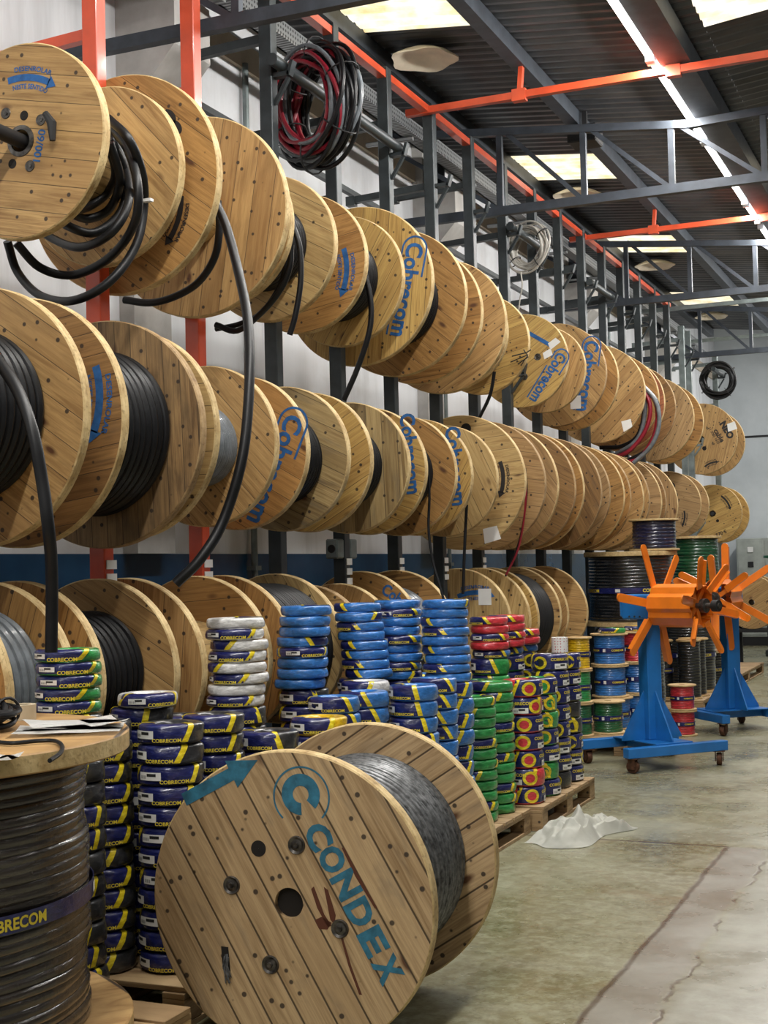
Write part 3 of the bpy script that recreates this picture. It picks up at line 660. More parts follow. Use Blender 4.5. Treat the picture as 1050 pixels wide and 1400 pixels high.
# ------------------------------------------------------------------ bottom row
g3 = 'reels in the bottom row behind the coils'; BX = -3.56; BZ = 1.17
def R3(label, *a, **k): return reel(label, *a, X=BX, group=g3, **k)
R3('leftmost bottom row reel wound with thick silver grey cable', 3.985, 4.36, .41, BZ, 'amber', rot=75, cable=M_grey, cr=.31, cdm=.045)
R3('bottom row reel with black cable between two plain amber sides, behind the white coil stack', 4.55, 5.10, .41, BZ, 'amber', 'tan', rot=72, cable=M_black, cr=.27, cdm=.04)
R3('bottom row reel right of the white coil stack, plain brown face', 5.33, 5.95, .41, BZ, 'tan', 'amber', rot=85)
R3('bottom row reel with wide dark grey winding behind the leftmost blue coil stack', 6.20, 6.79, .41, BZ, 'amber', 'pale', rot=78, cable=M_blackm, cr=.36, cdm=.02)
R3('low small brown bottom row reel behind the second blue coil stack', 7.18, 7.60, .38, 1.13, 'tan', rot=5, rimf=True)
r, f, a = R3('orange bottom row reel with blue letters behind the blue coil stacks', 7.93, 8.52, .41, BZ, 'amber', 'amber', rot=-25, cable=M_grey, cr=.3)
line_text(f, a, 'Cobrecom', 7.93, BZ, (528, 806), (582, 846), M_bluep, X=BX, sy=1.2)
r, f, a = R3('bottom row reel with blue arrow and white label behind the red coil stacks', 9.72, 10.2, .41, BZ, 'pale', rot=88)
arrow_mark(f, a, 9.72, BZ, (650, 810), 0, M_bluep, 1.2, X=BX)
face_child(f, 'paper_label', [xf(poly2d([(-.05, -.06), (.05, -.06), (.05, .06), (-.05, .06)]), *fp(f, 663, 816, 9.72, BZ, BX), 0)], M_white, a, -.002)
R3('bottom row reel with dark winding behind the right red coil stack', 10.42, 11.05, .41, BZ, 'gold', 'tan', rot=30, cable=M_blackm, cr=.36)
R3('farthest bottom row reel in the shade left of the big black drum', 11.27, 11.9, .41, BZ, 'tan', 'tan', rot=45)
# ================================================================== foreground reel
CA = 0.0737; CR = .5; CY = 4.132; CXX = -2.13; CL = .80
r = thing('cable_reel', 'big wooden reel with teal CONDEX stencil standing on the floor in front', 'cable reel', (CXX, CY, 0), CA)
f = link('flange', flange_mesh(CR, .055, 'condex', False, .05), None, r, loc=(0, 0, CR)); ca = rad(-60); f.rotation_euler = (0, -ca, 0)
f2 = link('flange', flange_mesh(CR, .055, 'condex', False, .05), None, r, loc=(0, CL, CR)); f2.rotation_euler = (0, rad(-33), 0)
bm = bmesh.new(); lathe(bm, [(.05, .056), (.22, .056), (.22, CL), (.05, CL)], 48, 'Y'); link('barrel', bm, W_['tan'], r, loc=(0, 0, CR))
wd = winding(.0565, CL - .001, .385, .014, 96, 5, .21, .45)
link('wire_winding', wd, M_silver, r, loc=(0, 0, CR))
def cface(name, geos, mat, y=-.0012): return face_child(f, name, geos, mat, ca, y)
tx = [(text2d(ch, height=.078, bold=.045), p) for ch, p in zip('CONDEX', ((.120, .214), (.166, .142), (.213, .062), (.258, -.025), (.303, -.115), (.350, -.200)))]
for (vf, p) in tx:
    vs, fs = vf; xs = [v[0] for v in vs]; w = max(xs) - min(xs); vs = [(x * .084 / w, y * 1.15) for x, y in vs]
    cface('lettering', [xf((vs, fs), p[0] - .010, p[1] + .008, rad(-61))], M_tealp)
cface('logo', [xf(ring2d(.028, .068, rad(-52), rad(262), 40), .050, .358, rad(10)), xf(ring2d(.095, .101, rad(-55), rad(215), 48), .052, .350, rad(12))], M_tealp)
cface('arrow_mark', [xf(([(-.15, -.022), (.05, -.022), (.05, .022), (-.15, .022), (.05, -.05), (.16, 0), (.05, .05)], [[0, 1, 2, 3], [4, 5, 6]]), -.245, .395, rad(27))], M_tealp)
for x_, z_ in ((.031, .191), (-.207, .048), (.178, -.073), (-.071, -.206)):
    bm = bmesh.new(); lathe(bm, [(.0005, -.010), (.008, -.011), (.010, -.004), (.020, -.002), (.028, -.006), (.031, -.001), (.031, .003), (.0005, .003)], 28, 'Y', closed=False)
    bmesh.ops.translate(bm, verts=bm.verts, vec=(x_, 0, z_)); o = link('bolt', bm, M_bolt, f); o.rotation_euler = (0, ca, 0); o['label'] = 'round steel bolt cup'
for x_, z_, rr in ((-.106, .174, .027),):
    bolts(f, ca, [(x_, z_)], rr, M_hole, 'bore', False)
bm = bmesh.new(); lathe(bm, [(.0005, .02), (.0495, .02), (.0495, .03), (.0005, .03)], 32, 'Y', closed=False); o = link('hub_bore', bm, M_hole, f); 
rn = random.Random(3); bm = bmesh.new()
for k in range(9):
    x_, z_ = -.232 + rn.uniform(-.012, .012), -.19 + rn.uniform(-.012, .012); tube(bm, [(x_, .0, z_), (x_ + rn.uniform(-.004, .004), -.012, z_ - .03), (x_ + .006 + rn.uniform(-.012, .012), -.008, z_ - .075)], .0022, 6)
o = link('wire_ends', bm, M_silver, f); o.rotation_euler = (0, ca, 0); o['label'] = 'bundle of cut wire ends poking out'
cface('notch', [xf(poly2d([(-.016, -.04), (.012, -.05), (.016, .03), (-.010, .035)]), -.235, -.19, rad(8))], M_hole, -.0008)
n = N('resin_streak'); M_resin = n.fin((.10, .028, .012), .6)
for pts in ([(.08, .05), (.09, .06), (.125, -.03), (.15, -.065), (.135, -.07), (.10, -.01)], [(.125, .06), (.14, .05), (.165, -.03), (.16, -.06), (.145, -.045)], [(.09, -.05), (.115, -.038), (.15, -.055), (.135, -.078), (.105, -.078)],
            [(.18, -.10), (.188, -.10), (.215, -.19), (.25, -.28), (.24, -.28), (.205, -.19)], [(.19, .19), (.20, .19), (.25, .10), (.31, .0), (.30, .0), (.235, .10)]):
    cface('resin_streak', [poly2d(pts)], M_resin, -.0009)
# ================================================================== pallets
def pallet(label, x0, x1, y0, y1, hgt=.145, along='Y', group='wooden pallets'):
    r = thing('wooden_pallet', label, 'pallet', ((x0 + x1) / 2, (y0 + y1) / 2, 0), 0, group); lx, ly = x1 - x0, y1 - y0
    nb = max(4, int(ly / .16))
    for k in range(nb):
        bm = bmesh.new(); w = ly / nb; box(bm, -lx / 2, lx / 2, -w * .43, w * .43, -.01, .01, 0, .002); link('deck_board', bm, W_['pallet'], r, False, (0, -ly / 2 + w * (k + .5), hgt - .01))
    for sx in (-1, 0, 1):
        bm = bmesh.new(); box(bm, -.045, .045, -ly / 2, ly / 2, -.01, .01, 0, .002); link('stringer', bm, W_['pallet'], r, False, (sx * (lx / 2 - .05), 0, hgt - .031))
        bm = bmesh.new(); box(bm, -.045, .045, -ly / 2, ly / 2, -.01, .01, 0, .002); link('bottom_board', bm, W_['pallet'], r, False, (sx * (lx / 2 - .05), 0, .01))
        for sy in (-1, 0, 1):
            bm = bmesh.new(); box(bm, -.045, .045, -.06, .06, 0, hgt - .061, 0, .003); link('block', bm, W_['fresh'] if hgt > .2 else W_['pallet'], r, False, (sx * (lx / 2 - .05), sy * (ly / 2 - .06), .02))
    return r
pallet('dark pallet under the black coil stacks at left', -3.42, -2.60, 4.24, 5.66)
pallet('wooden pallet under the blue and green coil stacks in the middle', -3.42, -2.50, 5.80, 8.02)
pallet('fresh wooden pallet under the navy wrapped coil stacks beside the white cloth', -3.42, -2.44, 8.06, 9.30)
pallet('pallet under the small blue and green cable spools', -3.42, -2.72, 11.35, 12.6)
pallet('pallet under the red spools and black drums behind the first blue stand', -3.42, -2.76, 12.68, 14.38)
pallet('dark pallet end behind the second blue stand', -3.42, -2.66, 14.6, 16.6)
pallet('farthest pallet on the right along the reel row', -3.42, -2.80, 17.4, 20.1)
# ================================================================== coils
def film(name, col, rough=.3):
    n = N(name); v = n.obj(); w = n.noise(n.comb(n.math('MULTIPLY', n.sep(v)[0], 1.0), n.math('MULTIPLY', n.sep(v)[1], 1.0), n.math('MULTIPLY', n.sep(v)[2], 3.5)), 22, 4, .6, .8)
    w2 = n.noise(v, 60, 2)
    d = tuple(c * .55 for c in col); c = n.ramp(w, (.3, d), (.55, col), (.72, tuple(min(1, c * 1.35 + .04) for c in col)))
    n.bump(n.math('ADD', w, n.math('MULTIPLY', w2, .3)), .55, .006); return n.fin(c, rough, 0, .7, .12)
FC = {'black': film('film_black', (.03, .031, .034)), 'blue': film('film_blue', (.035, .19, .56)), 'green': film('film_green', (.03, .30, .07)), 'white': film('film_white', (.80, .80, .79), .4),
      'yellow': film('film_yellow', (.80, .50, .01)), 'red': film('film_red', (.62, .035, .05)), 'dgreen': film('film_dark_green', (.015, .13, .045))}
M_navy = film('film_navy', (.010, .015, .115)); M_yel = film('film_band_yellow', (.80, .62, .015))
M_ylet = plain('yellow_lettering', (.78, .62, .05), .5); M_bar = plain('barcode_black', (.02, .02, .02), .6)
R0 = .1195
def coil_profile(R, h, o=0.0):
    b = min(.011, h * .2); return [(R * .50 - o, h - b), (R * .56, h + o), (R - b, h + o), (R - b * .3 + o, h - b * .35), (R + o, h - b), (R + .002 + o, h * .5), (R + o, b), (R - b * .3 + o, b * .35), (R - b, -o * 0), (R * .56, 0), (R * .50 - o, b)]
def shell_profile(R, h, o, lo=.05): 
    b = min(.011, h * .2); return [(R * .52, h - b * .3 + o), (R * .60, h + o), (R - b, h + o), (R - b * .3 + o, h - b * .35), (R + o, h - b), (R + .002 + o, h * .5), (R + o, h * lo + b * .6)]
_cm = {}
def cyl(R, h0): return lambda x, y: ((R) * math.cos(x / R), (R) * math.sin(x / R), h0 + y)
def coil_parts(col, h, kind, R):
    key = (col, round(h, 3), kind, round(R, 3))
    if key in _cm: return _cm[key]
    rn = random.Random(hash(col) % 100 + int(h * 1000)); out = []
    ph = [rn.uniform(0, 6) for _ in range(4)]
    jit = lambda a, z, i: .0022 * math.sin(3 * a + ph[0] + z * 60) + .0016 * math.sin(7 * a + ph[1]) + .001 * math.sin(13 * a + ph[2] + z * 90)
    def mk(name, bm, mats):
        me = bpy.data.meshes.new(name); bm.normal_update(); bm.to_mesh(me); bm.free()
        for q in (mats if isinstance(mats, list) else [mats]): me.materials.append(q)
        me.polygons.foreach_set('use_smooth', [True] * len(me.polygons)); out.append((name, me))
    bm = bmesh.new(); lathe(bm, coil_profile(R, h), 44, 'Z', jit=jit); mk('cable_roll', bm, FC[col])
    span = {'side': 1.25, 'half': 2.2, 'full': 2.9, 'top': 1.9}[kind]
    def shell(a0, a1, o, lo=.04, seg=30):
        bm = bmesh.new(); lathe(bm, shell_profile(R, h, o, lo), seg, 'Z', None, False, a0, a1, jit); return bm
    mk('wrapper', shell(-span / 2, span / 2, .0018), M_navy)
    for sgn in (-1, 1):
        a0 = sgn * span / 2; bm = shell(a0 - .10, a0 + .10, .0030, .04, 6); sl = rn.uniform(.15, .4) * rn.choice((-1, 1))
        for q in bm.verts:
            t = sl * (q.co.z / h - .5) if q.co.x ** 2 + q.co.y ** 2 > (R * .9) ** 2 else sl * .5; q.co = Matrix.Rotation(t, 3, 'Z') @ q.co
        mk('yellow_band', bm, M_yel)
    Rw = R + .0065
    if kind != 'side':
        bm = bmesh.new(); sx = .05 if h > .06 else .036; sy = h * (.42 if kind != 'full' else .32); dx = -.045 if kind != 'full' else .06; zl = h * (.52 if kind != 'full' else .28)
        put2d(bm, *xf(([(i / 6 * 2 * sx - sx, j * sy - sy / 2) for i in range(7) for j in (0, 1)], [[2 * i, 2 * i + 2, 2 * i + 3, 2 * i + 1] for i in range(6)]), dx, 0), cyl(Rw, zl))
        put2d(bm, *xf(([(i / 2 * sx * .8 - sx * .2, j * sy * .36) for i in range(3) for j in (0, 1)], [[2 * i, 2 * i + 2, 2 * i + 3, 2 * i + 1] for i in range(2)]), dx, -sy * .02), cyl(Rw + .0006, zl), 1)
        for k in range(5): put2d(bm, *xf(poly2d([(0, 0), (.0022, 0), (.0022, sy * .4), (0, sy * .4)]), dx - sx * .85 + k * .006, -sy * .3), cyl(Rw + .0006, zl), 1)
        mk('barcode_label', bm, [M_white, M_bar])
    if kind in ('full', 'half', 'top'):
        bm = bmesh.new(); L = .15 if kind == 'full' else .11
        put2d(bm, *xf(text2d('COBRECOM', length=L, bold=.03, sy=.9), .055 if kind != 'full' else .06, -h * .26 if kind != 'full' else h * .2), cyl(Rw, h * .5)); mk('lettering', bm, M_ylet)
    if kind == 'full':
        for a in (-.75, 1.35):
            bm = bmesh.new(); vs, fs = ring2d(.026, .042, 0, 2 * PI, 24); vs = [(x * 1.15, y * min(1, h / .1)) for x, y in vs]; put2d(bm, vs, fs, lambda x, y: cyl(Rw - .001, h * .5)(x + a * R, y))
            vs, fs = ring2d(.001, .026, 0, 2 * PI, 24); vs = [(x * 1.15, y * min(1, h / .1)) for x, y in vs]; put2d(bm, vs, fs, lambda x, y: cyl(Rw - .0015, h * .5)(x + a * R, y), 1)
            mk('window', bm, [M_yel, FC[col]])
    _cm[key] = out; return out
ORD = ['top', 'second', 'third', 'fourth', 'fifth', 'sixth', 'seventh', 'eighth', 'ninth', 'tenth', 'eleventh', 'twelfth', 'thirteenth']
CN = {'black': 'black', 'blue': 'blue', 'green': 'green', 'white': 'white', 'yellow': 'yellow', 'red': 'red', 'dgreen': 'dark green'}
def coil(x, y, z, col, h, kind, label, group, R=R0, face=None, tilt=(0, 0), rn=random):
    r = thing('cable_coil', label, 'cable coil', (x, y, z), 0, group)
    a = math.atan2(0 - y, 0 - x) if face is None else face
    r.rotation_euler = (tilt[0], tilt[1], a)
    for nme, me in coil_parts(col, h, kind, R):
        o = bpy.data.objects.new(nme, me); C.objects.link(o); o.parent = r
    return r
def stack(where, x, y, z0, spec, h, kind='half', lean=(0, 0), R=R0, seed=None, jitter=.004, gap=.0045, spread=.5):
    """spec: list of (colour, count) from the bottom up"""
    rn = random.Random(seed if seed is not None else int(x * 100) + int(y * 100)); cols = [c for c, k in spec for _ in range(k)]; n_ = len(cols); z = z0
    for i, c in enumerate(cols):
        kk = kind if not isinstance(kind, (list, tuple)) else kind[i % len(kind)]
        q = ORD[n_ - 1 - i]
        lab = '%s coil, %s %s the %s' % (CN[c], q, 'of' if q == 'top' else 'from top of', where)
        off = {'side': rn.choice((-1.9, -1.35, 1.9, 2.4)), 'half': -.62, 'full': rn.choice((.45, .75, 1.0, -.95)), 'top': -.5}[kk]
        a = math.atan2(-y, -x) + off + rn.uniform(-spread, spread) * .8; h_ = h - .003
        coil(x + lean[0] * i + rn.uniform(-jitter, jitter), y + lean[1] * i + rn.uniform(-jitter, jitter), z, c, h_, kk, lab, 'cable coils in the ' + where, R, a, rn=rn); z += h_ + gap
    return z
PT = .1465
# left pallet: black coils in navy wrappers
stack('black stack left of the CONDEX reel', -2.785, 4.47, PT, [('black', 12)], .0735, 'half', seed=1)
stack('shaded stack beside the left drum', -3.03, 4.37, PT, [('black', 12)], .0745, 'half', seed=2)
stack('black stack just behind the front black stack', -2.785, 4.78, PT, [('black', 12)], .0735, 'half', seed=3)
zb = stack('navy topped stack under the single white coil', -3.03, 4.65, PT, [('black', 12)], .0765, 'top', seed=4)
coil(-2.99, 4.64, zb + .001, 'white', .05, 'half', 'single white cable coil lying alone on the navy coil tops at left', None, .115)
zg = stack('hidden black stack below the small green stack', -2.98, 4.12, PT, [('black', 12)], .079, 'half', seed=5, R=.115)
stack('small green stack behind the left drum', -2.98, 4.12, zg + .001, [('green', 5)], .044, 'half', R=.112, seed=6)
stack('navy topped stack behind the single white coil', -3.03, 4.935, PT, [('black', 11)], .078, 'top', seed=7)
stack('low black stack left of the yellow coils', -2.70, 5.09, PT, [('black', 10)], .0785, 'half', seed=8)
zw = stack('black stack under the tall white stack', -2.93, 5.245, PT, [('black', 11)], .0785, 'half', seed=9)
stack('tall white stack', -2.93, 5.245, zw + .001, [('white', 8)], .0455, ['half', 'side', 'half', 'side'], R=.122, seed=10, jitter=.008, spread=.9)
stack('yellow topped stack behind the CONDEX reel', -2.62, 5.40, PT, [('black', 8), ('yellow', 3)], .0735, 'top', seed=11)
# middle pallet: blue coils
stack('low blue stack behind the yellow coils', -2.80, 5.94, PT, [('blue', 11)], .0765, 'half', seed=12)
zB = stack('black stack under the leftmost tall blue one', -3.03, 6.09, PT, [('black', 11)], .0785, 'top', seed=13)
stack('leftmost tall blue stack', -3.035, 6.06, zB + .001, [('blue', 8)], .0485, ['side', 'side', 'side', 'half', 'side'], (.0035, .002), R=.122, seed=14, jitter=.009, spread=1.2)
stack('second low blue stack before the tall ones', -2.77, 6.21, PT, [('blue', 11)], .0765, 'half', seed=15)
stack('low blue stack nearest the CONDEX reel', -2.615, 6.47, PT, [('blue', 11)], .0775, 'half', seed=16)
stack('white topped stack before the third tall blue stack', -2.875, 6.48, PT, [('black', 10), ('white', 1)], .079, 'top', seed=18)
zC = stack('black stack under the second tall blue one', -3.01, 6.72, PT, [('black', 11)], .0785, 'half', seed=19)
stack('second tall blue stack, leaning left', -2.96, 6.70, zC + .001, [('blue', 8)], .0475, ['side', 'half', 'side', 'side'], (-.007, .0), R=.122, seed=20, jitter=.007, spread=1.0)
stack('low blue stack beside the green stacks', -2.615, 6.755, PT, [('blue', 11)], .0785, 'half', seed=21)
zD = stack('blue stack under the third tall blue one', -2.925, 7.06, PT, [('blue', 10)], .083, 'half', seed=22)
stack('third tall blue stack', -2.925, 7.05, zD + .001, [('blue', 9)], .0465, ['side', 'half', 'side'], (-.001, 0), R=.125, seed=23, jitter=.009, spread=.9)
zE = stack('blue stack under the rightmost tall blue one', -2.63, 7.04, PT, [('blue', 10)], .082, 'half', seed=24)
stack('rightmost tall blue stack', -2.645, 7.04, zE + .001, [('blue', 9)], .0475, ['side', 'half', 'side', 'side'], (-.0005, 0), R=.125, seed=25, jitter=.008, spread=.9)
stack('left of two green stacks at pallet edge', -2.68, 7.56, PT, [('green', 12)], .0575, ['side', 'half', 'side'], R=.122, seed=26, spread=.9)
stack('right of two green stacks at pallet edge', -2.67, 7.86, PT, [('green', 13)], .0575, ['side', 'side', 'half'], R=.122, seed=27, spread=.9)
stack('blue stack behind the left green stack', -2.95, 7.42, PT, [('blue', 10)], .083, 'half', seed=28)
# right pallet: fully wrapped coils
stack('red and navy stack at the pallet corner', -2.60, 8.22, PT, [('red', 7)], .106, 'full', seed=29, spread=.5)
stack('green navy stack behind the red navy stack', -2.59, 8.52, PT, [('green', 7)], .104, 'full', seed=30, spread=.5)
stack('front navy stack with yellow windows', -2.60, 8.83, PT, [('black', 8)], .107, 'full', seed=31, spread=.4)
stack('rear navy stack with yellow windows', -2.60, 9.12, PT, [('black', 8)], .105, 'full', seed=32, spread=.4)
stack('stack left of the red navy stack', -2.89, 8.22, PT, [('dgreen', 7)], .105, 'half', seed=36)
zr = stack('stack under the left red coils', -2.90, 8.52, PT, [('green', 8)], .106, 'half', seed=33)
zr = stack('layer under the left red stack', -2.90, 8.52, zr + .001, [('blue', 1)], .05, 'half', seed=34)
stack('left red stack', -2.90, 8.50, zr + .001, [('red', 4)], .051, ['side', 'half'], R=.122, seed=35, spread=.7)
zr = stack('stack under the right red coils', -2.90, 8.82, PT, [('green', 8)], .106, 'full', seed=37)
zr = stack('layer under the right red stack', -2.90, 8.82, zr + .001, [('blue', 1)], .05, 'half', seed=38)
stack('right red stack', -2.88, 8.80, zr + .001, [('red', 4)], .051, ['side', 'half'], R=.122, seed=39, spread=.7)
zr = stack('stack under the low red coils', -2.89, 9.12, PT, [('black', 8)], .106, 'full', seed=40)
zr = stack('layer under the low red coils', -2.89, 9.12, zr + .001, [('blue', 1)], .05, 'half', seed=41)
stack('low red stack beside the white label roll', -2.87, 9.11, zr + .001, [('red', 2)], .051, ['side', 'half'], R=.122, seed=42, spread=.5)
bm = bmesh.new(); lathe(bm, [(.03, 0), (.055, 0), (.055, .10), (.03, .10)], 28, 'Z', jit=None)
n = N('label_roll'); v = n.obj(); x, y, z = n.sep(v); M_lroll = n.fin(n.mix(n.step(n.voro(n.comb(n.math('MULTIPLY', x, 1.0), n.math('MULTIPLY', y, 1.0), z), 55, .2), .3, .2), (.80, .80, .78), (.50, .12, .14)), .5)
tag(link('label_roll', bm, M_lroll, None, True, (-2.62, 9.15, PT + 8 * .1065 + .001)), 'white label roll with red print standing beside the red coils', 'label roll')
# ================================================================== upright drums and spools
def drum(name, label, cat, x, y, z0, R, h, rc, col, fw='tan', tf=.03, band=True, group=None, mat=None, ridge=.012, btext=True, rz=0, label2=None, turns=None):
    r = thing(name, label, cat, (x, y, z0), rz, group); face = math.atan2(-y, -x) - rz
    for zz in (0, h - tf):
        bm = bmesh.new(); e = min(.004, tf * .2); lathe(bm, [(.03, 0), (R - e, 0), (R, e), (R, tf - e), (R - e, tf), (.03, tf)], 64, 'Z', [0, 0, 1, 0, 0, 0])
        me_ = [W_[fw], RIM]; o = link('flange', bm, me_, r, loc=(0, 0, zz))
        o.rotation_euler = (0, 0, random.uniform(0, 3))
    rn = random.Random(int(x * 100 + y * 37)); prof = [(.02, tf + .0005)]; L = h - 2 * tf; k = max(4, int(L / ridge)); dd = L / k
    for i in range(k):
        rr = rc * (1 - .012 * rn.random())
        for q in range(4): a = PI * q / 3; prof.append((rr - dd * .16 + dd * .16 * math.sin(a), tf + .0005 + (L - .001) * ((i + .5) / k) - dd * .46 * math.cos(a)))
    prof.append((.02, h - tf - .0005)); ph = rn.uniform(0, 6)
    bm = bmesh.new(); lathe(bm, prof, 64, 'Z', jit=lambda a, z, i: rc * (.008 * math.sin(2 * a + z * 14 + ph) + .007 * math.sin(5 * a - z * 25) + .010 * mnoise.noise(Vector((3 * math.cos(a), 3 * math.sin(a), z * 16 + ph)))) if 0 < i < len(prof) - 1 else 0)
    link('cable_winding', bm, mat or FC[col], r)
    if band:
        bw = min(.05, h * .16); zb_ = h * .48; Rb = rc * 1.016
        bm = bmesh.new(); lathe(bm, [(Rb, zb_ - bw / 2), (Rb + .003, zb_ - bw / 2), (Rb + .003, zb_ + bw / 2), (Rb, zb_ + bw / 2)], 64, 'Z'); b = link('band_label', bm, M_navy, r)
        L_ = min(.9 * rc, .24)
        for q, a in enumerate((-1.1, -.25, .55, 1.4)):
            bm = bmesh.new()
            f_ = cyl(Rb + .0045, zb_); c0 = (face + a) * (Rb + .0045)
            if q % 2 == 0: put2d(bm, *text2d('COBRECOM', length=L_, bold=.03), lambda x_, y_: f_(x_ + c0, y_))
            else: put2d(bm, *xf(poly2d([(-L_ * .2, -bw * .3), (0, -bw * .3), (0, bw * .3), (-L_ * .2, bw * .3)])), lambda x_, y_: f_(x_ + c0, y_), 1)
            link('lettering' if q % 2 == 0 else 'logo_patch', bm, [M_ylet, M_white], b, False)
    return r
def wrap_film(name, col):
    n = N(name); v = n.obj(); x, y, z = n.sep(v); tilt = n.math('ADD', z, n.math('MULTIPLY', x, .16)); w = n.noise(n.comb(n.math('MULTIPLY', x, .6), n.math('MULTIPLY', y, .6), n.math('MULTIPLY', tilt, 9.0)), 3.0, 5, .65, .3)
    w2 = n.noise(v, 30, 4, .6, .8); c = n.ramp(w, (.3, tuple(q * .4 for q in col)), (.55, col), (.75, tuple(q * 1.9 + .02 for q in col)))
    n.bump(n.math('ADD', w, n.math('MULTIPLY', w2, .5)), .7, .012); return n.fin(c, .26, 0, .8, .1)
M_wrap = wrap_film('dark_stretch_film', (.035, .028, .023)); M_wrapk = wrap_film('black_stretch_film', (.014, .015, .017)); M_wrapn = wrap_film('navy_stretch_film', (.012, .014, .05)); M_wrapg = wrap_film('green_stretch_film', (.01, .075, .03))
# left foreground drum
LX, LY = -3.0, 3.256
LZ = .235
pallet('pallet under the film wrapped drum in the left foreground', -3.60, -2.34, 2.62, 3.86, .225)
r = drum('cable_drum', 'film wrapped dark upright drum with navy band in the left foreground', 'cable drum', LX, LY, .2265, .70, .900, .575, 'black', 'tan', .055, True, None, M_wrap, .026)
LT = .2265 + .900
bm = bmesh.new(); face = math.atan2(-LY, -LX)
put2d(bm, *ring2d(.16, .19, face - 1.9, face + .9, 30), lambda x, y: (x + .22, y - .20, .901)); link('print_mark', bm, M_bluep, r, False)
# things on the drum
p = atZ(30, 984, LT)
bm = bmesh.new(); lathe(bm, [(.030, 0), (.046, 0), (.0465, .05), (.030, .05)], 36, 'Z'); tag(link('tape_roll', bm, plain('masking_tape', (.55, .47, .33), .6), None, True, (p.x, p.y, LT + .0005)), 'beige roll of tape standing on the left foreground drum', 'tape roll')
def sheetpaper(label, c, w, l, rz, z, seed):
    bm = bmesh.new(); nx, ny = 12, 16; rn = random.Random(seed); a, b = rn.uniform(0, 6), rn.uniform(0, 6)
    V = [[bm.verts.new(((i / nx - .5) * w, (j / ny - .5) * l, .003 + .010 * max(0, math.sin(i / nx * 4 + a) * math.sin(j / ny * 3 + b)) + .03 * max(0, abs(i / nx - .5) + abs(j / ny - .5) - .72))) for j in range(ny + 1)] for i in range(nx + 1)]
    for i in range(nx):
        for j in range(ny): bm.faces.new((V[i][j], V[i + 1][j], V[i + 1][j + 1], V[i][j + 1]))
    bmesh.ops.solidify(bm, geom=bm.faces[:], thickness=.0006)
    o = link('paper_sheet', bm, M_white, None, True, (c.x, c.y, z)); o.rotation_euler = (0, 0, rz); return tag(o, label, 'paper', 'papers on the left drum')
p = atZ(92, 1001, LT); sheetpaper('creased white paper sheet lying on the drum, lower of the two', p, .24, .32, rad(-62), LT + .0012, 3)
p = atZ(104, 998, LT); sheetpaper('white paper sheet lying on top of the other sheet', p, .22, .28, rad(-40), LT + .016, 5)
p = atZ(22, 1040, LT)
sheetpaper('small white paper near the blue print on the left drum', Vector((p.x - .06, p.y, 0)), .10, .13, rad(20), LT + .0012, 8)
def bundle(name, label, cat, cen, R, n_, r, thick, mats, axis='Y', sq=1.0, seed=1, rz=0, ties=5, group=None, base=0):
    rn = random.Random(seed); root = thing(name, label, cat, (cen.x, cen.y, cen.z - R * sq - r * 2 if base == 0 else cen.z), rz, group); zc = R * sq + r * 2 if base == 0 else 0
    for i in range(n_):
        rr = R + rn.uniform(-1, 1) * thick * .55; oy = rn.uniform(-.5, .5) * thick; p1, p2, am = rn.uniform(0, 6), rn.uniform(0, 6), rn.uniform(.2, .6) * thick
        pts = []
        for k in range(44):
            a = 2 * PI * k / 44; q = rr + am * .5 * math.sin(2 * a + p1); yy = oy + am * math.sin(a + p2)
            pts.append((q * math.cos(a), yy, zc + q * sq * math.sin(a)) if axis == 'Y' else (q * math.cos(a), q * math.sin(a), zc + yy))
        bm = bmesh.new(); tube(bm, pts, r, 8, 0, True); link('cable_loop', bm, mats[i % len(mats)], root)
    for k in range(ties):
        a = 2 * PI * (k + .4) / ties; bm = bmesh.new(); T = thick * .75 + r
        pts = [((R + T * math.cos(b)) * math.cos(a), T * 1.0 * math.sin(b), zc + (R + T * math.cos(b)) * sq * math.sin(a)) if axis == 'Y' else ((R + T * math.cos(b)) * math.cos(a), (R + T * math.cos(b)) * math.sin(a), zc + T * math.sin(b)) for b in [2 * PI * j / 14 for j in range(14)]]
        tube(bm, pts, .005, 6, 0, True); link('tie', bm, M_blackm, root)
    return root
p = atZ(-22, 1000, LT)
bundle('cable_bundle', 'black cable bundle lying on the left foreground drum', 'cable bundle', Vector((p.x, p.y, LT + .052)), .085, 9, .009, .045, [M_black], 'Z', 1, 4, 0, 2, None, 1)
bm = bmesh.new(); q = [atZ(x, y, LT + .009) for x, y in ((-25, 1012), (15, 1016), (50, 1013), (75, 1013), (85, 1020), (82, 1030), (68, 1040))]; tube(bm, smoothpath(q), .006, 8)
tag(link('loose_cable', bm, M_black), 'loose black cable end curling across the left drum top', 'cable')
bm = bmesh.new(); lathe(bm, [(.03, 0), (.15, 0), (.15, .02), (.03, .02)], 40, 'Z')
for i, (xx, yy) in enumerate(((-2.48, 4.08),)):
    bm2 = bmesh.new(); box(bm2, -.05, .05, -.12, .12, 0, .09, 0, .004); o = link('wood_offcut', bm2, W_['fresh'], None, False, (xx - .12, yy + .0, 0)); o.rotation_euler = (0, 0, .4 + i * .3); tag(o, 'small wooden block on the floor between the left drum and CONDEX reel', 'wood block')
bm.free()
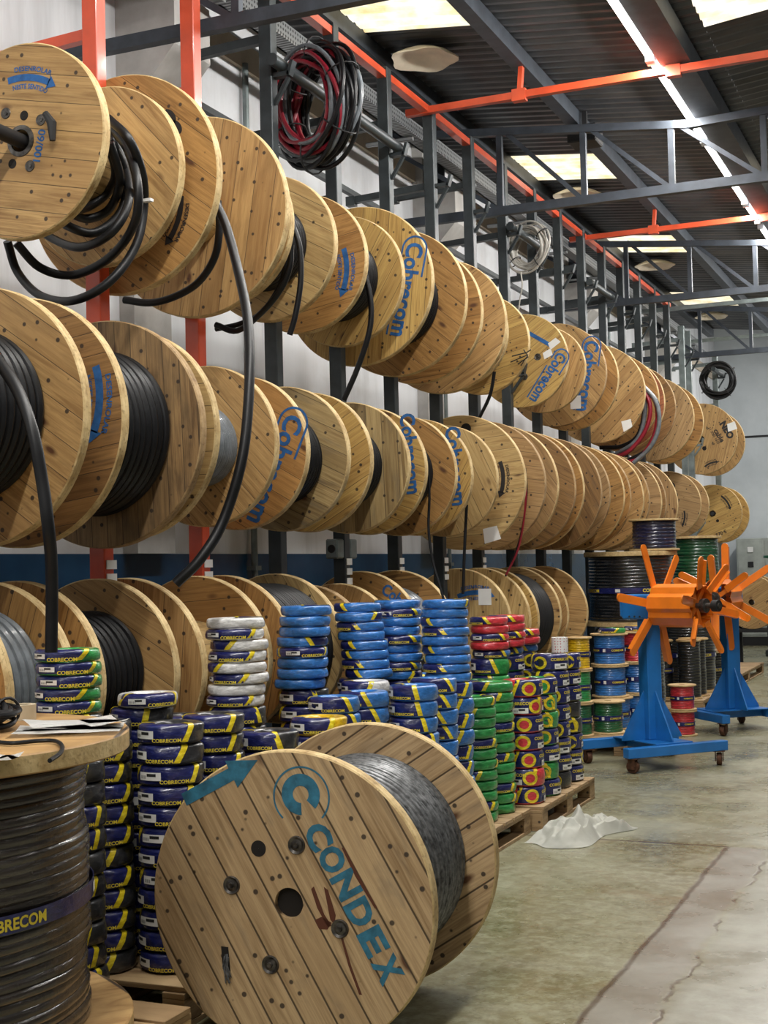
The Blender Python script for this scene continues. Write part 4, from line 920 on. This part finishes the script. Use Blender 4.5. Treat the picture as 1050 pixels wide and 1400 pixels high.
# spools on the pallets
sp = 'small spools on the pallet'
def spool(label, x, y, z, R, h, col, **k): return drum('cable_spool', label, 'cable spool', x, y, z, R, h, R * k.pop('cf', .82), col, k.pop('fw', 'fresh'), .014, True, sp, None, .02, **k)
PZ = .1455
for i, q in enumerate(('bottom', 'middle', 'top')): spool('blue wire spool, %s of the front blue column' % q, -3.0 + .03 * (i == 0), 12.05, PZ + i * .277, .165, .276, 'blue')
for i, q in enumerate(('bottom', 'middle')): spool('blue wire spool, %s of the column behind the first blue stand' % q, -2.84, 12.42, PZ + i * .277, .160, .276, 'blue')
spool('red wire spool on top of the rear blue column', -2.84, 12.42, PZ + 2 * .277, .16, .276, 'red')
spool('dark green spool at the bottom beside the front blue column', -2.945, 11.715, PZ, .15, .276, 'dgreen')
spool('bright green spool under the yellow spool', -3.12, 11.48, PZ + .277, .11, .276, 'green')
spool('lowest green spool hidden under the bright green spool', -3.12, 11.48, PZ, .11, .276, 'dgreen')
spool('yellow wire spool on top of the bright green spool', -3.12, 11.48, PZ + 2 * .277, .11, .276, 'yellow')
for i, q in enumerate(('lower', 'upper')): spool('red wire spool, %s of the pair right of the first stand post' % q, -2.53, 12.84, .0005 + i * .233, .13, .232, 'red')
for i, (xx, yy, c, hh) in enumerate(((-3.12, 14.76, 'yellow', 1), (-2.83, 14.78, 'black', 1), (-2.84, 15.10, 'black', 1))):
    drum('cable_drum', ('narrow yellow drum right of the first stand post', 'narrow black film wrapped drum between the two blue stands', 'black drum on a wide wood base between the blue stands')[i], 'cable drum', xx, yy, PZ, .13 if i < 2 else .16, .62, .12 if i < 2 else .13, c, 'tan', .02, i == 0, None, M_wrapk, .03)
# big black drums
drum('cable_drum', 'wide black film wrapped drum under the big black drum', 'cable drum', -3.02, 13.2, PZ, .28, .85, .26, 'black', 'grey', .03, False, None, M_wrapk, .03)
zq = PZ + .851
drum('cable_drum', 'big black film wrapped drum on the stack behind the spools', 'cable drum', -3.04, 13.13, zq, .44, .70, .40, 'black', 'grey', .045, True, None, M_wrapk, .03)
drum('cable_drum', 'small navy black drum standing on top of the big black drum', 'cable drum', -2.80, 13.1, zq + .701, .235, .30, .205, 'black', 'grey', .02, False, None, M_wrapn, .03)
bm = bmesh.new()
# green drum and supports
drum('cable_drum', 'wide black film wrapped drum under the green drum', 'cable drum', -3.0, 15.62, PZ, .32, .86, .30, 'black', 'tan', .03, True, None, M_wrapk, .03)
drum('cable_drum', 'green film wrapped drum with dark wood top behind the second stand', 'cable drum', -2.88, 15.6, PZ + .861, .29, .86, .255, 'green', 'dark', .03, False, None, M_wrapg, .035)
drum('cable_drum', 'squat black coil drum on the pallet right of the second stand', 'cable drum', -2.95, 16.25, PZ, .27, .42, .25, 'black', 'dark', .03, True, None, M_wrapk, .03)
drum('cable_drum', 'black coil drum at the far end of the pallets', 'cable drum', -3.1, 18.2, PZ, .26, .36, .24, 'black', 'dark', .03, False, None, M_wrapk, .03)
for i, (c, px) in enumerate((('green', 806), ('blue', 838), ('green', 862))):
    pass
zt_ = PZ + 3 * .277
coil(-2.97, 12.06, zt_ + .002, 'green', .042, 'half', 'green and navy coil lying on the top blue spool', 'coils on the spools', .115, -2.2)
coil(-2.84, 12.42, zt_ + .002, 'yellow', .042, 'half', 'navy yellow coil lying on the red spool', 'coils on the spools', .115, -1.6)
# far bottom reel and cabinet
r, f, a = reel('lone far reel with blue letters standing behind the second blue stand', 21.3, 21.8, .40, .401 + .55, 'tan', X=-3.12, rot=30, axle=False)
line_text(f, a, 'Cobrecom', 21.3, .95, (990, 808), (1008, 797), M_bluep, X=-3.12, sy=1.4)
bm = bmesh.new()
for sx in (-.25, .25):
    for sy in (.05, .5): box(bm, sx - .03, sx + .03, sy - .03, sy + .03, 0, .60)
box(bm, -.3, .3, 0, .55, .545 - .04, .5495); o = link('low_table', bm, M_blackm, None, False, (-3.12, 21.25, 0)); tag(o, 'low dark steel table carrying the lone far reel', 'table')
r.location.z = .551 + .0; 
M_cab = plain('cabinet_paint', (.36, .39, .36), .5); cb = thing('electrical_cabinet', 'pale grey electrical cabinet with switches against the back wall', 'cabinet', (-3.1, 26.6, 0))
bm = bmesh.new(); box(bm, -1.0, 1.0, -.3, .3, .16, 1.98, 0, .01); link('body', bm, M_cab, cb, False)
bm = bmesh.new(); box(bm, -1.0, 1.0, -.29, .3, 0, .16); link('plinth', bm, M_blackm, cb, False)
for k in range(4):
    bm = bmesh.new(); box(bm, -.97 + k * .49, -.51 + k * .49, -.312, -.3, .2, 1.94, 0, .004); d = link('door', bm, M_cab, cb, False)
    for zz in (1.72, 1.45):
        bm = bmesh.new(); box(bm, -.79 + k * .49, -.69 + k * .49, -.33, -.312, zz, zz + .1, 0, .004); link('meter' if zz > 1.6 else 'switch', bm, M_white if zz > 1.6 else M_blackm, d, False)
    for j in range(3):
        bm = bmesh.new(); box(bm, -.88 + k * .49 + j * .12, -.82 + k * .49 + j * .12, -.33, -.312, 1.27 - .05 * (j == 1), 1.30 - .05 * (j == 1), 0, .004); link('switch', bm, M_blackm, d, False)
    bm = bmesh.new(); box(bm, -.8 + k * .49, -.68 + k * .49, -.318, -.312, 1.10, 1.16); link('name_plate', bm, M_white, d, False)
mc = thing('winding_machine', 'dark machine with a green spool at the right edge far back', 'machine', (-2.98, 23.6, 0))
bm = bmesh.new(); box(bm, -.25, .25, -.2, .2, 0, .1); box(bm, -.08, .08, -.08, .08, .1, 1.2); box(bm, -.22, .3, -.15, .15, 1.0, 1.08); link('frame', bm, M_post, mc, False)
bm = bmesh.new(); lathe(bm, [(.02, 1.25), (.26, 1.25), (.26, 1.29), (.18, 1.3), (.18, 1.6), (.26, 1.61), (.26, 1.65), (.02, 1.65)], 32); link('green_spool', bm, FC['dgreen'], mc)
bm = bmesh.new(); lathe(bm, [(.01, .7), (.2, .7), (.2, .74), (.01, .74)], 24); link('turntable', bm, M_post, mc)
pallet('small dark pallet on the floor at the right edge far back', -3.0, -2.1, 24.4, 25.4)
# ================================================================== hanging cable bundles and pipes
def hook_pipe(label, y0, y1, z, x=-3.508):
    bm = bmesh.new(); tube(bm, [(x, y0, z), (x, y1, z)], .035, 16); return tag(link('hanging_pipe', bm, M_post), label, 'pipe', 'pipes on the rack hooks')
hook_pipe('black pipe holding the red and black cable bundle', 6.8, 8.66, 4.443)
hook_pipe('dark pipe holding the grey cable bundle', 11.1, 12.1, 4.443)
hook_pipe('short dark pipe on the hooks farther along, holding nothing', 13.7, 14.66, 4.443)
hook_pipe('far dark pipe holding the black cable bundle', 20.9, 21.8, 4.443)
bundle('cable_bundle', 'large red and black cable bundle hanging high at left', 'cable bundle', Vector((-3.505, 7.35, 4.345)) + Vector((0, 0, 0)), .265, 40, .0135, .12, [M_black, M_redc, M_black, M_black, M_grey, M_redc, M_black], 'Y', 1.1, 11, rad(-24), 6, None, 1)
bundle('cable_bundle', 'pale grey cable bundle hanging on the rack middle', 'cable bundle', Vector((-3.505, 11.6, 4.36)), .165, 16, .009, .07, [plain('pale_grey_cable', (.42, .40, .36), .5)], 'Y', 1.1, 12, rad(-8), 4, None, 1)
bundle('cable_bundle', 'black cable bundle hanging at the far end by the back wall', 'cable bundle', Vector((-3.505, 21.3, 4.315)), .23, 18, .016, .08, [M_black, M_black, M_blackm], 'Y', 1.0, 13, rad(5), 4, None, 1)
bm = bmesh.new(); tube(bm, smoothpath(pxs(11.3, (712, 372), (714, 390), (711, 408), (709, 425))), .006, 6); tag(link('loose_cable', bm, bpy.data.materials['pale_grey_cable']), 'thin grey cable end hanging below the pale grey bundle', 'cable')
# ================================================================== coil unwinding stands
def stand(label, x, y, ang, spin, swivel):
    r = thing('unwinding_stand', label, 'unwinding stand', (x, y, 0), ang, 'blue stands with orange arms')
    def P(name, fn, mat, parent=r, smooth=False, lab=None):
        bm = bmesh.new(); fn(bm); o = link(name, bm, mat, parent, smooth)
        if lab: o['label'] = lab
        return o
    for sx in (-.32, .32): P('base_beam', lambda bm: box(bm, sx - .04, sx + .04, -.46, .46, .115, .19, 0, .004), M_stand)
    P('cross_beam', lambda bm: (box(bm, -.279, .279, -.06, .06, .118, .187, 0, .004), box(bm, -.30, .30, -.17, .17, .1905, .2, 0, .002)), M_stand)
    for sx in (-.32, .32):
        for sy in (-.40, .40):
            def cas(bm): box(bm, -.045, .045, -.045, .045, .108, .114); box(bm, -.032, -.026, -.025, .03, .03, .108); box(bm, .026, .032, -.025, .03, .03, .108)
            c = P('caster', cas, M_rust); c.location = (sx, sy, 0); c.rotation_euler = (0, 0, random.uniform(0, 3))
            def wh(bm): lathe(bm, [(.006, -.02), (.046, -.02), (.05, -.012), (.05, .012), (.046, .02), (.006, .02)], 24, 'Z'); bmesh.ops.rotate(bm, verts=bm.verts, matrix=Matrix.Rotation(PI / 2, 3, 'Y')); bmesh.ops.translate(bm, verts=bm.verts, vec=(0, .0, .05))
            P('wheel', wh, M_rust, c, True, 'rusty wheel')
    P('post', lambda bm: box(bm, -.065, .065, -.065, .065, .2005, 1.14, 0, .005), M_stand)
    for k in range(4):
        def gus(bm):
            V = [bm.verts.new(q) for q in ((.066, -.006, .201), (.28, -.006, .201), (.28, -.006, .215), (.066, -.006, .58), (.066, .006, .201), (.28, .006, .201), (.28, .006, .215), (.066, .006, .58))]
            for q in ((0, 1, 2, 3), (7, 6, 5, 4), (0, 4, 5, 1), (1, 5, 6, 2), (2, 6, 7, 3), (3, 7, 4, 0)): bm.faces.new([V[i] for i in q])
        if k % 2 == 0: g = P('gusset', lambda bm: (gus(bm), bmesh.ops.scale(bm, vec=(1, 1, 1), verts=bm.verts)), M_stand)
        else: g = P('gusset', gus, M_stand)
        g.rotation_euler = (0, 0, k * PI / 2)
    hd = P('head_box', lambda bm: (box(bm, -.20, .055, -.085, .085, 1.141, 1.34, 0, .012), box(bm, -.23, -.20, -.07, .07, 1.16, 1.33, 0, .01, None)), M_stand)
    SW = Matrix.Rotation(swivel, 4, 'Z'); hd.matrix_local = SW
    for yy in (-.05, 0, .05):
        for sd in (-.0865, .0865): P('bolt', lambda bm: tube(bm, [(yy - .07, sd - .004, 1.165), (yy - .07, sd + .004, 1.165)], .008, 8), M_bolt).matrix_local = SW
    ZC = 1.25
    P('axle', lambda bm: (tube(bm, [(.056, 0, ZC), (.66, 0, ZC)], .022, 16), tube(bm, [(.057, 0, ZC), (.11, 0, ZC)], .07, 20), tube(bm, [(.50, 0, ZC), (.54, 0, ZC)], .055, 20)), M_bolt, r, True, 'dark steel axle').matrix_local = SW
    P('lock_knob', lambda bm: tube(bm, [(.60, 0, ZC), (.65, 0, ZC)], .045, 18), M_blackm, r, True, 'black locking knob').matrix_local = SW
    def plate(bm, pts, t, M):   # pts: profile polyline extruded along local axis (x from a to b)
        pass
    for k in range(6):
        a = spin + k * PI / 3 + (.06 if k % 2 else 0)
        M = Matrix.Translation((0, 0, ZC)) @ Matrix.Rotation(a, 4, 'X')      # radial direction = +z of this frame
        am = thing_part = bpy.data.objects.new('arm', None)
        def saddle(bm):
            for (y0, z0, y1, z1) in ((-.078, .118, -.045, .158), (-.045, .158, .045, .158), (.045, .158, .078, .118)):
                V = [bm.verts.new(M @ Vector(q)) for q in ((.10, y0, z0), (.50, y0, z0), (.50, y1, z1), (.10, y1, z1), (.10, y0, z0 + .006), (.50, y0, z0 + .006), (.50, y1, z1 + .006), (.10, y1, z1 + .006))]
                for q in ((3, 2, 1, 0), (4, 5, 6, 7), (0, 1, 5, 4), (1, 2, 6, 5), (2, 3, 7, 6), (3, 0, 4, 7)): bm.faces.new([V[i] for i in q])
            for xx in (.16, .44): box(bm, xx - .012, xx + .012, -.02, .02, .02, .156, 0, 0, M)
        ar = P('arm', saddle, M_orange); bpy.data.objects.remove(am); ar.matrix_local = SW
        for xx, rr, tl in ((.095, .50, -.06), (.505, .40, .28)):
            def fin(bm):
                MM = M @ Matrix.Translation((xx, 0, .135)) @ Matrix.Rotation(tl, 4, 'Y'); L = rr - .135; w = .033
                box(bm, -.006, .006, -w, w, 0, L - .03, 0, .001, MM)
                sgn = 1 if tl < 0 else -1
                box(bm, min(0, -sgn * .035), max(0, -sgn * .035), w - .006, w, .03, L - .03, 0, .001, MM)
                V = []
                for xq in (-.006, .006): V.append([bm.verts.new(MM @ Vector((xq, w * math.cos(b), L - .03 + .035 * math.sin(b)))) for b in [PI * j / 8 for j in range(9)]])
                bm.faces.new(V[0][::-1]); bm.faces.new(V[1])
                for j in range(8): bm.faces.new((V[0][j], V[0][j + 1], V[1][j + 1], V[1][j]))
                bmesh.ops.recalc_face_normals(bm, faces=bm.faces)
            P('finger', fin, M_orange, ar)
    return r
stand('blue stand with orange arms nearer the camera, post right of the blue spools', -2.41, 10.97, math.atan2(-.68, .73), .30, rad(20))
stand('blue stand with orange arms farther back, beside the pallets of black drums', -2.17, 13.38, math.atan2(-.62, -.78), .0, rad(46))
# ================================================================== white cloth
bm = bmesh.new(); nx, ny = 70, 60; rn = random.Random(4)
A = Vector((-2.37, 7.66, 0)); U = Vector((-2.05, 8.36, 0)) - A; Vv = Vector((-U.y, U.x, 0)).normalized() * -.42
gr = []
for i in range(nx + 1):
    row = []
    for j in range(ny + 1):
        u, v_ = i / nx, j / ny; wob_ = .06 * math.sin(9 * u + 1) + .04 * math.sin(17 * u)
        wid = .42 + .50 * math.exp(-((u - .22) / .25) ** 2) + .12 * math.exp(-((u - .95) / .1) ** 2)
        p = A + U * (u + .03 * math.sin(v_ * 7)) + Vv * ((v_ - .35) * wid * 1.0 + wob_ * .4)
        q = Vector((p.x, p.y, 0)); nz = mnoise.noise(q * 6 + Vector((3, 1, 0))); n2 = mnoise.noise(q * 14); n3 = 1 - abs(mnoise.noise(q * 5.0 + Vector((0, 7, 2)))) * 2.2
        e = min(u, 1 - u, v_, 1 - v_) * 6; e = min(1, max(0, e))
        pk = math.exp(-((u - .42) / .16) ** 2 - ((v_ - .55) / .30) ** 2)
        n5 = abs(math.sin(13 * u + 6 * v_ + 2.5 * nz)); n4 = 1 - abs(mnoise.noise(q * 11.0 + Vector((2, 3, 9)))) * 3.0; h = e * (.012 + .045 * max(0, n3) + .014 * max(0, n4) + .035 * max(0, nz) + .004 * n2 + .028 * n5 + .10 * pk * (.6 + .4 * max(0, n3)))
        row.append(bm.verts.new((p.x, p.y, max(.004, h + .004))))
    gr.append(row)
for i in range(nx):
    for j in range(ny): bm.faces.new((gr[i][j], gr[i + 1][j], gr[i + 1][j + 1], gr[i][j + 1]))
bmesh.ops.solidify(bm, geom=bm.faces[:], thickness=.003)
bmesh.ops.recalc_face_normals(bm, faces=bm.faces)
tag(link('cloth', bm, plain('white_cotton', (.74, .74, .68), .85, 0, 0, .06)), 'crumpled white cloth on the floor beside the navy coil pallet', 'cloth')

p = atZ(800, 192, 5.02); bm = bmesh.new(); box(bm, p.x - .12, p.x + .12, p.y - .12, p.y + .12, 4.98, 5.12, 0, .01); box(bm, p.x - .02, p.x + .02, p.y - .02, p.y + .02, 5.12, roofz(p.x) - .01)
tag(link('junction_box', bm, M_blackm, None, False), 'small black box fixed under the roof beside a bright panel', 'junction box')
